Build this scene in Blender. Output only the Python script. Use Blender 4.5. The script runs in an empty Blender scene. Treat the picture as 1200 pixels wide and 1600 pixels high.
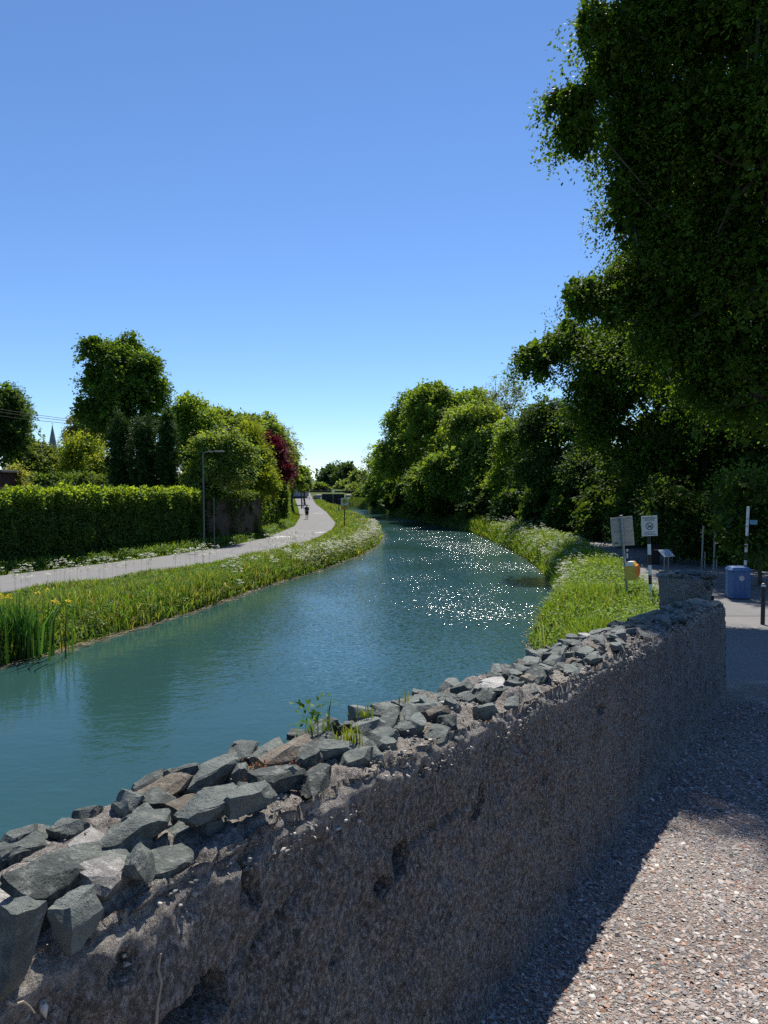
import bpy, bmesh, math, random
import numpy as np
from mathutils import Vector, Matrix

sc = bpy.context.scene
# ------------------------------------------------------------------ camera
EYE = 5.3                      # eye height above the canal water (water is z = 0)
F = 1120.0                     # focal length in pixels of the 1200 x 1600 photograph
PITCH = math.atan(50 / F)      # looking slightly down
cam_d = bpy.data.cameras.new('camera')
cam_d.sensor_fit = 'VERTICAL'; cam_d.sensor_height = 36.0; cam_d.sensor_width = 27.0
cam_d.lens = F / 1600 * 36.0
cam_d.clip_start = 0.05; cam_d.clip_end = 9000
cam = bpy.data.objects.new('camera', cam_d); sc.collection.objects.link(cam)
cam.location = (0, 0, EYE); cam.rotation_euler = (math.radians(90) - PITCH, 0, 0)
sc.camera = cam
# ------------------------------------------------------------------ sky and sun
SUN_AZ, SUN_EL = math.radians(11), math.radians(57)
w = bpy.data.worlds.new('World'); sc.world = w; w.use_nodes = True
nt = w.node_tree; nt.nodes.clear()
sky = nt.nodes.new('ShaderNodeTexSky'); sky.sky_type = 'NISHITA'; sky.sun_disc = False
sky.sun_elevation = SUN_EL; sky.sun_rotation = SUN_AZ
sky.altitude = 0; sky.air_density = 0.9; sky.dust_density = 0.0; sky.ozone_density = 10.0
bg = nt.nodes.new('ShaderNodeBackground'); bg.inputs['Strength'].default_value = 0.105
wo = nt.nodes.new('ShaderNodeOutputWorld')
nt.links.new(sky.outputs[0], bg.inputs[0]); nt.links.new(bg.outputs[0], wo.inputs[0])
sl = bpy.data.lights.new('sun', 'SUN'); sl.energy = 4.8; sl.angle = math.radians(0.5); sl.color = (1.0, 0.95, 0.87)
sun = bpy.data.objects.new('sun', sl); sc.collection.objects.link(sun)
S = Vector((math.sin(SUN_AZ) * math.cos(SUN_EL), math.cos(SUN_AZ) * math.cos(SUN_EL), math.sin(SUN_EL)))
sun.rotation_euler = (-S).to_track_quat('-Z', 'Y').to_euler(); sun.location = (0, 0, 60)
sc.view_settings.view_transform = 'Standard'; sc.view_settings.look = 'None'
sc.view_settings.exposure = 0.5; sc.view_settings.gamma = 1.0; sc.view_settings.use_curve_mapping = False
sc.render.engine = 'CYCLES'
cy = sc.cycles
cy.max_bounces = 6; cy.diffuse_bounces = 3; cy.glossy_bounces = 3; cy.transmission_bounces = 4; cy.transparent_max_bounces = 4
cy.caustics_reflective = False; cy.caustics_refractive = False; cy.sample_clamp_indirect = 4.0
cy.use_denoising = False; sc.render.filter_size = 1.2
try:
    cy.denoiser = 'OPENIMAGEDENOISE'; cy.denoising_prefilter = 'ACCURATE'
except Exception: pass

# ------------------------------------------------------------------ helpers
COL = sc.collection.objects
def ray(px, py):
    x = (px - 600) / F; y = (800 - py) / F
    c, s = math.cos(PITCH), math.sin(PITCH)
    return np.array([x, c + y * s, y * c - s])
def onz(px, py, z):                      # pixel -> point on the level z
    r = ray(px, py); return r * ((z - EYE) / r[2]) + np.array([0, 0, EYE])
def at(px, py, Y):                       # pixel -> point at depth Y
    r = ray(px, py); return r * (Y / r[1]) + np.array([0, 0, EYE])
def ramp_z(Y): return EYE - (1.6 + 0.115 * Y)
def vn(v): return v / (np.linalg.norm(v, axis=-1, keepdims=True) + 1e-9)

def _hash(ix, iy, iz, seed):
    h = (ix.astype(np.int64) * 374761393 + iy.astype(np.int64) * 668265263 + iz.astype(np.int64) * 2147483647 + seed * 974711) & 0xffffffff
    h = ((h ^ (h >> 13)) * 1274126177) & 0xffffffff
    h = h ^ (h >> 16)
    return (h & 0xffff) / 65535.0
def vnoise(p, seed=0):
    p = np.asarray(p, float); i = np.floor(p).astype(np.int64); f = p - i; f = f * f * (3 - 2 * f)
    r = 0
    for dx in (0, 1):
        for dy in (0, 1):
            for dz in (0, 1):
                wgt = (f[:, 0] if dx else 1 - f[:, 0]) * (f[:, 1] if dy else 1 - f[:, 1]) * (f[:, 2] if dz else 1 - f[:, 2])
                r = r + wgt * _hash(i[:, 0] + dx, i[:, 1] + dy, i[:, 2] + dz, seed)
    return r * 2 - 1
def fbm(p, oct=4, seed=0):
    r = 0; a = 1; t = 0; p = np.asarray(p, float)
    for k in range(oct):
        r = r + a * vnoise(p * 2 ** k + 17.3 * k, seed + k); t += a; a *= 0.5
    return r / t

def put(o, parent=None, label=None, cat=None, group=None, kind=None):
    COL.link(o)
    if parent is not None: o.parent = parent
    if label: o['label'] = label
    if cat: o['category'] = cat
    if group: o['group'] = group
    if kind: o['kind'] = kind
    return o
def thing(name, label, cat, loc=(0, 0, 0), rz=0.0, group=None):
    o = bpy.data.objects.new(name, None); o.empty_display_size = 0.2
    o.location = loc; o.rotation_euler = (0, 0, rz)
    return put(o, None, label, cat, group)
def npmesh(name, V, Fc, mat=None, cols=None, smooth=False):
    """V (n,3); Fc (m,k) integer array, all faces with k corners."""
    me = bpy.data.meshes.new(name)
    V = np.ascontiguousarray(V, np.float32); Fc = np.ascontiguousarray(Fc, np.int32)
    me.vertices.add(len(V)); me.vertices.foreach_set('co', V.ravel())
    m, k = Fc.shape
    me.loops.add(m * k); me.loops.foreach_set('vertex_index', Fc.ravel())
    me.polygons.add(m); me.polygons.foreach_set('loop_start', np.arange(0, m * k, k, dtype=np.int32))
    me.polygons.foreach_set('loop_total', np.full(m, k, np.int32))
    if smooth: me.polygons.foreach_set('use_smooth', np.ones(m, bool))
    me.update(calc_edges=True)
    if cols is not None:
        a = me.attributes.new('Col', 'FLOAT_COLOR', 'POINT')
        c4 = np.ones((len(V), 4), np.float32); c4[:, :3] = cols; a.data.foreach_set('color', c4.ravel())
    if mat: me.materials.append(mat)
    return me
def obj(name, me, parent=None, **k): return put(bpy.data.objects.new(name, me), parent, **k)

class MB:
    """collects simple shapes into one mesh"""
    def __init__(s): s.v = []; s.f = []
    def add(s, vs, fs):
        o = len(s.v); s.v += [tuple(map(float, v)) for v in vs]; s.f += [tuple(i + o for i in f) for f in fs]; return s
    def box(s, c, d, rot=None, bevel=0.0):
        bm = bmesh.new(); bmesh.ops.create_cube(bm, size=1.0)
        for v in bm.verts: v.co = Vector((v.co.x * d[0], v.co.y * d[1], v.co.z * d[2]))
        if bevel: bmesh.ops.bevel(bm, geom=bm.edges[:], offset=bevel, segments=2, affect='EDGES', profile=0.6)
        M = rot if rot is not None else Matrix.Identity(3)
        bm.verts.index_update()
        s.add([(M @ v.co) + Vector(c) for v in bm.verts], [[v.index for v in f.verts] for f in bm.faces]); bm.free(); return s
    def tube(s, pts, rad, n=8, cap=True):
        pts = [np.array(p, float) for p in pts]
        if not hasattr(rad, '__len__'): rad = [rad] * len(pts)
        vs = []; fs = []
        for i, p in enumerate(pts):
            t = pts[min(i + 1, len(pts) - 1)] - pts[max(i - 1, 0)]; t = t / (np.linalg.norm(t) + 1e-9)
            a = np.array([1., 0, 0]) if abs(t[0]) < 0.8 else np.array([0, 1., 0])
            u = np.cross(t, a); u /= np.linalg.norm(u); v = np.cross(t, u)
            for k in range(n):
                an = 2 * math.pi * k / n; vs.append(p + rad[i] * (math.cos(an) * u + math.sin(an) * v))
        for i in range(len(pts) - 1):
            for k in range(n):
                fs.append((i * n + k, i * n + (k + 1) % n, (i + 1) * n + (k + 1) % n, (i + 1) * n + k))
        if cap:
            fs.append(tuple(range(n))); fs.append(tuple(range((len(pts) - 1) * n, len(pts) * n)))
        return s.add(vs, fs)
    def prism(s, poly, M, depth):
        """2-D outline (x, z) extruded along local y by depth, moved by the 4x4 matrix M"""
        n = len(poly); vs = [M @ Vector((x, -depth / 2, z)) for x, z in poly] + [M @ Vector((x, depth / 2, z)) for x, z in poly]
        fs = [tuple(range(n)), tuple(range(2 * n - 1, n - 1, -1))] + [(i, i + n, (i + 1) % n + n, (i + 1) % n) for i in range(n)]
        return s.add(vs, fs)
    def build(s, name, mat, parent=None, smooth=False, **k):
        me = bpy.data.meshes.new(name); me.from_pydata(s.v, [], s.f); me.update()
        bm = bmesh.new(); bm.from_mesh(me); bmesh.ops.recalc_face_normals(bm, faces=bm.faces[:]); bm.to_mesh(me); bm.free()
        if smooth:
            me.polygons.foreach_set('use_smooth', [True] * len(me.polygons))
            try: me.set_sharp_from_angle(angle=math.radians(40))
            except Exception: pass
        if mat: me.materials.append(mat)
        return obj(name, me, parent, **k)

# ------------------------------------------------------------------ materials
def newmat(name):
    m = bpy.data.materials.new(name); m.use_nodes = True
    t = m.node_tree; b = t.nodes['Principled BSDF']; return m, t, b
def N(t, kind, **kw):
    n = t.nodes.new(kind)
    for k, v in kw.items():
        if k in n.inputs.keys(): n.inputs[k].default_value = v
        else: setattr(n, k, v)
    return n
def ramp(t, fac, stops):
    r = t.nodes.new('ShaderNodeValToRGB'); e = r.color_ramp.elements
    while len(e) < len(stops): e.new(0.5)
    for el, (p, c) in zip(e, stops): el.position = p; el.color = (*c, 1) if len(c) == 3 else c
    t.links.new(fac, r.inputs[0]); return r.outputs[0]
def mixc(t, fac, a, b, mode='MIX'):
    m = t.nodes.new('ShaderNodeMix'); m.data_type = 'RGBA'; m.blend_type = mode
    if isinstance(fac, (int, float)): m.inputs[0].default_value = fac
    else: t.links.new(fac, m.inputs[0])
    for s_, x in ((6, a), (7, b)):
        if isinstance(x, tuple): m.inputs[s_].default_value = (*x, 1)
        else: t.links.new(x, m.inputs[s_])
    return m.outputs[2]
def noise(t, scale, detail=4, rough=0.55, vec=None, dist=0.0):
    n = N(t, 'ShaderNodeTexNoise'); n.inputs['Scale'].default_value = scale; n.inputs['Detail'].default_value = detail
    n.inputs['Roughness'].default_value = rough; n.inputs['Distortion'].default_value = dist
    if vec is not None: t.links.new(vec, n.inputs['Vector'])
    return n.outputs[0]
def geo_pos(t): return N(t, 'ShaderNodeNewGeometry').outputs['Position']
def bump(t, b, h, strength=0.5, dist=0.02, prev=None):
    n = N(t, 'ShaderNodeBump'); n.inputs['Strength'].default_value = strength; n.inputs['Distance'].default_value = dist
    t.links.new(h, n.inputs['Height'])
    if prev is not None: t.links.new(prev, n.inputs['Normal'])
    if b is not None: t.links.new(n.outputs[0], b.inputs['Normal'])
    return n.outputs[0]
def plain(name, c, rough=0.6, metal=0.0, var=0.25, scale=14.0, bmp=0.15):
    """painted or plain surface with faint grime"""
    m, t, b = newmat(name); p = geo_pos(t)
    n = noise(t, scale, 5, 0.6, p)
    lo = tuple(x * (1 - var) for x in c); hi = tuple(min(1, x * (1 + var * 0.6)) for x in c)
    t.links.new(ramp(t, n, [(0.3, lo), (0.7, hi)]), b.inputs['Base Color'])
    b.inputs['Roughness'].default_value = rough; b.inputs['Metallic'].default_value = metal
    if bmp: bump(t, b, noise(t, scale * 6, 3, 0.6, p), bmp, 0.003)
    return m
def leafmat(name, trans=0.48, rough=0.55, spec=0.16, tint=(1.75, 1.5, 0.5)):
    m, t, b = newmat(name)
    a = N(t, 'ShaderNodeAttribute'); a.attribute_name = 'Col'
    t.links.new(a.outputs['Color'], b.inputs['Base Color'])
    b.inputs['Roughness'].default_value = rough; b.inputs['IOR'].default_value = 1.4; b.inputs['Specular IOR Level'].default_value = spec
    tr = N(t, 'ShaderNodeBsdfTranslucent')
    t.links.new(mixc(t, 1.0, a.outputs['Color'], tint, 'MULTIPLY'), tr.inputs['Color'])
    mx = N(t, 'ShaderNodeMixShader'); mx.inputs[0].default_value = trans
    o = t.nodes['Material Output']
    t.links.new(b.outputs[0], mx.inputs[1]); t.links.new(tr.outputs[0], mx.inputs[2]); t.links.new(mx.outputs[0], o.inputs[0])
    return m
M_LEAF = leafmat('leaf'); M_NEEDLE = leafmat('needle', 0.15, 0.6, 0.2); M_COPPER = leafmat('copper_leaf', 0.3, 0.55, 0.15, (1.3, 0.6, 0.7))
M_GRASS = leafmat('grass_blade', 0.38, 0.55, 0.25); M_PETAL = leafmat('petal', 0.3, 0.6, 0.2, (1.0, 1.0, 0.9))

def bark_mat():
    m, t, b = newmat('bark'); p = geo_pos(t)
    n = noise(t, 5, 6, 0.65, p)
    t.links.new(ramp(t, n, [(0.3, (0.045, 0.036, 0.026)), (0.7, (0.14, 0.12, 0.095))]), b.inputs['Base Color'])
    b.inputs['Roughness'].default_value = 0.9; bump(t, b, noise(t, 22, 5, 0.7, p), 0.6, 0.03); return m
M_BARK = bark_mat()
def ground_mat():
    m, t, b = newmat('earth'); p = geo_pos(t)
    n = noise(t, 0.6, 6, 0.65, p); n2 = noise(t, 9, 5, 0.7, p)
    c = ramp(t, n, [(0.35, (0.055, 0.085, 0.022)), (0.65, (0.095, 0.125, 0.035))])
    c = mixc(t, ramp(t, n2, [(0.5, (0, 0, 0)), (0.75, (0.7, 0.7, 0.7))]), c, (0.10, 0.085, 0.05))
    t.links.new(c, b.inputs['Base Color']); b.inputs['Roughness'].default_value = 0.95; b.inputs['Specular IOR Level'].default_value = 0.05
    bump(t, b, n2, 0.7, 0.06); return m
M_EARTH = ground_mat()
def asphalt_mat(name, c0, c1, c2=None):
    m, t, b = newmat(name); p = geo_pos(t)
    n = noise(t, 0.7, 5, 0.6, p); n2 = noise(t, 60, 3, 0.7, p)
    c = ramp(t, n, [(0.3, c0), (0.7, c1)])
    c = mixc(t, 0.35, c, ramp(t, n2, [(0.3, tuple(x * 0.5 for x in c0)), (0.7, tuple(min(1, x * 1.5) for x in c1))]))
    # hairline cracks and repairs
    v = N(t, 'ShaderNodeTexVoronoi'); v.feature = 'DISTANCE_TO_EDGE'; v.inputs['Scale'].default_value = 0.22
    t.links.new(p, v.inputs['Vector'])
    c = mixc(t, ramp(t, v.outputs['Distance'], [(0.0, (0.5, 0.5, 0.5)), (0.012, (0, 0, 0))]), c, tuple(x * 0.4 for x in c0))
    t.links.new(c, b.inputs['Base Color']); b.inputs['Roughness'].default_value = 0.9
    bump(t, b, n2, 0.5, 0.008); return m
M_ASPHALT = asphalt_mat('path_asphalt', (0.15, 0.146, 0.142), (0.19, 0.185, 0.178))
M_ASPHALT_R = asphalt_mat('towpath_asphalt', (0.13, 0.125, 0.12), (0.18, 0.172, 0.162))
def gravel_mat():
    m, t, b = newmat('gravel'); p = geo_pos(t)
    v = N(t, 'ShaderNodeTexVoronoi'); v.inputs['Scale'].default_value = 110; t.links.new(p, v.inputs['Vector'])
    sep = N(t, 'ShaderNodeSeparateColor'); t.links.new(v.outputs['Color'], sep.inputs[0])
    c = ramp(t, sep.outputs[0], [(0.0, (0.10, 0.095, 0.09)), (0.3, (0.29, 0.26, 0.24)), (0.6, (0.38, 0.335, 0.30)), (0.85, (0.48, 0.43, 0.385)), (1.0, (0.30, 0.17, 0.115))])
    n = noise(t, 0.9, 5, 0.6, p)
    c = mixc(t, ramp(t, n, [(0.45, (0, 0, 0)), (0.65, (0.6, 0.6, 0.6))]), c, (0.17, 0.105, 0.075))
    t.links.new(c, b.inputs['Base Color']); b.inputs['Roughness'].default_value = 0.9
    h = N(t, 'ShaderNodeMath', operation='MULTIPLY'); t.links.new(v.outputs['Distance'], h.inputs[0]); h.inputs[1].default_value = -1.0
    nb = bump(t, None, h.outputs[0], 0.8, 0.02); bump(t, b, noise(t, 160, 3, 0.7, p), 0.5, 0.006, nb); return m
M_GRAVEL = gravel_mat()
def pebble_mat():
    m, t, b = newmat('pebble')
    a = N(t, 'ShaderNodeAttribute'); a.attribute_name = 'Col'
    t.links.new(a.outputs['Color'], b.inputs['Base Color']); b.inputs['Roughness'].default_value = 0.8; return m
M_PEBBLE = pebble_mat()
def water_mat():
    m, t, b = newmat('canal_water'); p = geo_pos(t)
    n = noise(t, 0.12, 3, 0.5, p)
    t.links.new(ramp(t, n, [(0.3, (0.018, 0.056, 0.052)), (0.7, (0.025, 0.068, 0.062))]), b.inputs['Base Color'])
    b.inputs['Roughness'].default_value = 0.035; b.inputs['IOR'].default_value = 1.333
    mp = N(t, 'ShaderNodeMapping'); mp.inputs['Scale'].default_value = (0.8, 1.25, 1); t.links.new(p, mp.inputs['Vector'])
    # a breeze ruffles the middle of the reach: rougher ripples on that patch, calmer near the parapet
    gust = N(t, 'ShaderNodeTexNoise'); gust.inputs['Scale'].default_value = 0.10; gust.inputs['Detail'].default_value = 3; t.links.new(p, gust.inputs['Vector'])
    sx = N(t, 'ShaderNodeSeparateXYZ'); t.links.new(p, sx.inputs[0])
    yy = N(t, 'ShaderNodeMapRange'); yy.inputs[1].default_value = 14; yy.inputs[2].default_value = 30; t.links.new(sx.outputs['Y'], yy.inputs[0])
    xx = N(t, 'ShaderNodeMapRange'); xx.inputs[1].default_value = -7; xx.inputs[2].default_value = 5; t.links.new(sx.outputs['X'], xx.inputs[0])
    g1 = N(t, 'ShaderNodeMath', operation='MULTIPLY'); t.links.new(yy.outputs[0], g1.inputs[0]); t.links.new(xx.outputs[0], g1.inputs[1])
    g2 = N(t, 'ShaderNodeMapRange'); g2.inputs[1].default_value = 0.28; g2.inputs[2].default_value = 0.58; t.links.new(gust.outputs[0], g2.inputs[0])
    g3 = N(t, 'ShaderNodeMath', operation='MULTIPLY'); t.links.new(g1.outputs[0], g3.inputs[0]); t.links.new(g2.outputs[0], g3.inputs[1])
    vo = N(t, 'ShaderNodeTexVoronoi'); vo.inputs['Scale'].default_value = 15; t.links.new(mp.outputs[0], vo.inputs['Vector'])   # wavelet facets in the gust
    sc_ = N(t, 'ShaderNodeSeparateColor'); t.links.new(vo.outputs['Color'], sc_.inputs[0]); cx = N(t, 'ShaderNodeCombineXYZ'); cx.inputs[2].default_value = 1.0
    for ch in (0, 1):
        a1 = N(t, 'ShaderNodeMath', operation='MULTIPLY_ADD'); a1.inputs[1].default_value = 2.0; a1.inputs[2].default_value = -1.0; t.links.new(sc_.outputs[ch], a1.inputs[0])
        a2 = N(t, 'ShaderNodeMath', operation='ABSOLUTE'); t.links.new(a1.outputs[0], a2.inputs[0]); a3 = N(t, 'ShaderNodeMath', operation='MULTIPLY'); t.links.new(a1.outputs[0], a3.inputs[0]); t.links.new(a2.outputs[0], a3.inputs[1])
        a4 = N(t, 'ShaderNodeMath', operation='MULTIPLY'); t.links.new(a3.outputs[0], a4.inputs[0]); a5 = N(t, 'ShaderNodeMath', operation='MULTIPLY'); a5.inputs[1].default_value = 0.56; t.links.new(g3.outputs[0], a5.inputs[0]); t.links.new(a5.outputs[0], a4.inputs[1])
        t.links.new(a4.outputs[0], cx.inputs[ch])
    nm = N(t, 'ShaderNodeVectorMath', operation='NORMALIZE'); t.links.new(cx.outputs[0], nm.inputs[0])
    nA = bump(t, None, noise(t, 1.6, 3, 0.55, mp.outputs[0], 0.4), 0.10, 0.12, nm.outputs[0])
    nB = N(t, 'ShaderNodeBump'); nB.inputs['Distance'].default_value = 0.06
    st = N(t, 'ShaderNodeMath', operation='MULTIPLY_ADD'); st.inputs[1].default_value = 0.6; st.inputs[2].default_value = 0.07
    t.links.new(g3.outputs[0], st.inputs[0]); t.links.new(st.outputs[0], nB.inputs['Strength'])
    t.links.new(noise(t, 5.5, 3, 0.6, mp.outputs[0], 0.6), nB.inputs['Height']); t.links.new(nA, nB.inputs['Normal'])
    t.links.new(nB.outputs[0], b.inputs['Normal'])
    ro = N(t, 'ShaderNodeMath', operation='MULTIPLY_ADD'); ro.inputs[1].default_value = 0.14; ro.inputs[2].default_value = 0.035
    t.links.new(g3.outputs[0], ro.inputs[0]); t.links.new(ro.outputs[0], b.inputs['Roughness'])
    return m
M_WATER = water_mat()
def stone_mat(name, c0, c1, lich, seedscale=9.0):
    m, t, b = newmat(name); tc = N(t, 'ShaderNodeTexCoord'); p = geo_pos(t); oi = N(t, 'ShaderNodeObjectInfo')
    n = noise(t, seedscale, 6, 0.65, p)
    c = ramp(t, n, [(0.3, c0), (0.7, c1)])
    hsv = N(t, 'ShaderNodeHueSaturation'); t.links.new(c, hsv.inputs['Color'])
    mr = N(t, 'ShaderNodeMapRange'); mr.inputs[3].default_value = 0.5; mr.inputs[4].default_value = 1.6; t.links.new(oi.outputs['Random'], mr.inputs[0]); t.links.new(mr.outputs[0], hsv.inputs['Value'])
    n2 = noise(t, 38, 5, 0.7, p)
    c2 = mixc(t, ramp(t, n2, [(0.50, (0, 0, 0)), (0.64, (0.8, 0.8, 0.8))]), hsv.outputs[0], lich)
    t.links.new(c2, b.inputs['Base Color']); b.inputs['Roughness'].default_value = 0.85
    mpo = N(t, 'ShaderNodeMapping'); mpo.inputs['Scale'].default_value = (1.2, 1.6, 9); t.links.new(tc.outputs['Object'], mpo.inputs['Vector'])
    nb = bump(t, None, noise(t, 2.2, 5, 0.65, mpo.outputs[0]), 0.55, 0.015)      # cleavage layers of the slate
    nb = bump(t, None, noise(t, 30, 6, 0.7, p), 0.9, 0.02, nb); bump(t, b, noise(t, 140, 4, 0.7, p), 0.8, 0.006, nb); return m
M_STONE = stone_mat('coping_stone', (0.075, 0.088, 0.078), (0.15, 0.165, 0.145), (0.24, 0.25, 0.21))
M_STONE_PALE = stone_mat('pale_stone', (0.30, 0.28, 0.25), (0.45, 0.43, 0.39), (0.5, 0.48, 0.44))
M_STONE_BROWN = stone_mat('brown_stone', (0.12, 0.095, 0.065), (0.20, 0.165, 0.12), (0.26, 0.24, 0.19))
def wall_mat():
    m, t, b = newmat('roughcast'); p = geo_pos(t)
    mp = N(t, 'ShaderNodeMapping'); mp.inputs['Scale'].default_value = (1, 1, 0.7); t.links.new(p, mp.inputs['Vector'])
    n = noise(t, 3.2, 7, 0.7, mp.outputs[0]); n2 = noise(t, 85, 6, 0.78, mp.outputs[0]); n3 = noise(t, 14, 5, 0.7, mp.outputs[0])
    a = N(t, 'ShaderNodeAttribute'); a.attribute_name = 'Col'
    c = ramp(t, n, [(0.30, (0.085, 0.07, 0.06)), (0.48, (0.21, 0.18, 0.155)), (0.70, (0.40, 0.365, 0.325))])
    c = mixc(t, 0.6, c, ramp(t, n2, [(0.38, (0.035, 0.03, 0.028)), (0.49, (0.20, 0.175, 0.16)), (0.60, (0.70, 0.66, 0.60))]))
    pit_shade = noise(t, 48, 4, 0.65, p); c = mixc(t, ramp(t, pit_shade, [(0.30, (0.85, 0.85, 0.85)), (0.40, (0, 0, 0))]), c, (0.035, 0.03, 0.028))  # dark specks paint the shade of small pits into the colour
    c = mixc(t, ramp(t, n3, [(0.56, (0, 0, 0)), (0.7, (0.5, 0.5, 0.5))]), c, (0.19, 0.165, 0.085))
    lime = ramp(t, noise(t, 70, 6, 0.75, p), [(0.34, (0.16, 0.135, 0.11)), (0.5, (0.44, 0.39, 0.33)), (0.62, (0.66, 0.60, 0.52))])
    c = mixc(t, a.outputs['Color'], c, lime)       # bare lime mortar on the top
    t.links.new(c, b.inputs['Base Color']); b.inputs['Roughness'].default_value = 0.95
    nb = bump(t, None, n3, 1.0, 0.04); nb = bump(t, None, n2, 1.0, 0.035, nb); bump(t, b, noise(t, 190, 4, 0.7, p), 0.7, 0.006, nb); return m
M_WALL = wall_mat()
def brick_mat():
    m, t, b = newmat('garden_masonry'); p = geo_pos(t)
    n = noise(t, 1.2, 6, 0.7, p)
    t.links.new(ramp(t, n, [(0.3, (0.045, 0.032, 0.024)), (0.7, (0.10, 0.075, 0.058))]), b.inputs['Base Color'])
    b.inputs['Roughness'].default_value = 0.95; bump(t, b, noise(t, 7, 5, 0.7, p), 0.6, 0.04); return m
M_BRICK = brick_mat()
M_GALV = plain('galvanised_steel', (0.30, 0.31, 0.31), 0.5, 0.6)
M_LAMP = plain('lamp_post_grey', (0.15, 0.165, 0.155), 0.6, 0.2)
M_BLACK = plain('black_paint', (0.018, 0.018, 0.02), 0.45)
M_WHITE = plain('white_paint', (0.72, 0.73, 0.72), 0.5, 0, 0.18)
M_SIGNW = plain('sign_white', (0.60, 0.62, 0.62), 0.45, 0, 0.1)
M_SIGNBACK = plain('sign_back_grey', (0.36, 0.36, 0.34), 0.55, 0.1)
M_INK = plain('sign_ink', (0.03, 0.035, 0.04), 0.6, 0, 0.1)
M_BLUE = plain('bin_blue', (0.045, 0.13, 0.30), 0.45)
M_BLUEPLATE = plain('plate_blue', (0.12, 0.32, 0.45), 0.45)
M_YELLOW = plain('yellow_plastic', (0.62, 0.42, 0.05), 0.45)
M_ORANGE = plain('orange_plastic', (0.85, 0.25, 0.02), 0.4)
M_SIGNY = plain('sign_yellow', (0.55, 0.36, 0.04), 0.5)
M_OLIVE = plain('sign_olive', (0.35, 0.36, 0.04), 0.5)
M_TIMBER = plain('weathered_timber', (0.13, 0.105, 0.08), 0.9, 0, 0.35, 8, 0.5)
M_DARKWOOD = plain('tarred_timber', (0.03, 0.028, 0.027), 0.8, 0, 0.3, 8, 0.4)
M_SHED = plain('red_brown_timber', (0.085, 0.028, 0.022), 0.8, 0, 0.3, 8, 0.3)
M_FELT = plain('roof_felt', (0.07, 0.07, 0.075), 0.9)
M_SLATE = plain('roof_slate', (0.12, 0.125, 0.14), 0.7)
M_RENDERW = plain('house_render', (0.55, 0.53, 0.50), 0.9)
M_GLASS = plain('window_glass', (0.05, 0.06, 0.07), 0.1)
M_CHURCH = plain('church_stone', (0.17, 0.18, 0.20), 0.9, 0, 0.2, 0.6, 0.2)
M_LOCKSTONE = plain('lock_stone', (0.30, 0.28, 0.25), 0.9, 0, 0.3, 3, 0.4)
M_PAINTMARK = plain('road_paint', (0.62, 0.62, 0.60), 0.8, 0, 0.35, 6)
M_SKIN = plain('skin', (0.50, 0.30, 0.22), 0.55, 0, 0.08); M_HAIR = plain('hair', (0.03, 0.022, 0.016), 0.7)
M_SHIRT = plain('dark_grey_cloth', (0.055, 0.06, 0.075), 0.9); M_SHORTS = plain('black_cloth', (0.015, 0.016, 0.02), 0.9); M_SHOE = plain('pale_shoe', (0.4, 0.4, 0.42), 0.7)
M_PANEL = plain('information_panel', (0.42, 0.50, 0.62), 0.12, 0, 0.12, 20, 0)
M_CORE = plain('hedge_twigs', (0.03, 0.026, 0.018), 0.95, 0, 0.3, 9, 0.6)

# ------------------------------------------------------------------ terrain
Lt = np.array([(-60, -64), (-20, -36), (0, -23), (10, -16.6), (20.3, -10.98), (21.6, -10.34), (25.1, -9.03), (28.8, -7.76), (34.8, -6.24), (42.3, -3.79), (50.2, -1.8), (59.2, -0.53), (69.7, -0.31), (80, -1.0), (91.3, -2.6), (118.7, -6.6), (140, -10.6), (155, -13.5), (400, -50)])
Rt = np.array([(-60, -38.8), (-20, -13.75), (0, -1.75), (2.4, -0.18), (6, 2.0), (8, 3.0), (15, 4.3), (23.5, 4.88), (27, 6.4), (31.1, 7.7), (35.8, 8.6), (43.8, 9.43), (53.8, 9.65), (64, 9.4), (72.3, 8.9), (82.4, 6.6), (102.3, 1.8), (126, -2.6), (145, -7.2), (155, -9.2), (400, -46)])
def Lx(Y): return np.interp(Y, Lt[:, 0], Lt[:, 1])
def Rx(Y): return np.interp(Y, Rt[:, 0], Rt[:, 1])
PUt = np.array([(-60, -90), (10, -36), (35, -18.8), (38.9, -16.4), (43.7, -13.7), (50, -11.2), (58.4, -9.5), (73, -9.1), (90.7, -10.6), (131, -15.8), (175, -22.0), (230, -29), (400, -54)])   # far edge of the left path
PLt = np.array([(-60, -85), (10, -30), (29.1, -15.9), (33.8, -12.5), (37.5, -10.4), (43.7, -8.1), (52.5, -5.9), (65.7, -4.9), (77.4, -5.2), (105.3, -8.5), (140, -13.4), (175, -18.0), (230, -25.5), (400, -50)])
def PU(Y): return np.interp(Y, PUt[:, 0], PUt[:, 1])
def PL(Y): return np.interp(Y, PLt[:, 0], PLt[:, 1])
RPt = np.array([(18, 8.2), (20.5, 8.7), (24.1, 9.5), (30.8, 10.6), (41.4, 11.9), (48, 12.2), (54.6, 11.9), (63, 10.6), (72, 11.0), (90, 8.0), (110, 5)])     # canal-side edge of the right path
def RP(Y): return np.interp(Y, RPt[:, 0], RPt[:, 1])
WA = np.array([0.309, 2.392]); WD = np.array([0.52787, 0.84933]); WN = np.array([-0.84933, 0.52787])   # parapet: point at its foot, direction, normal to the canal
def rise(Y): return np.clip((Y - 135) / 60, 0, 1) ** 1.3 * 2.1
def ramp_edge(Y): return np.where(Y < 8.36, WA[0] + (Y - WA[1]) * WD[0] / WD[1], np.interp(Y, [8.36, 20.9], [4.02, 8.3]))
def land_l(Y): return 0.6 + rise(Y)
def land_r(Y): return 1.3 + rise(Y) * 0.7
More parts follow.
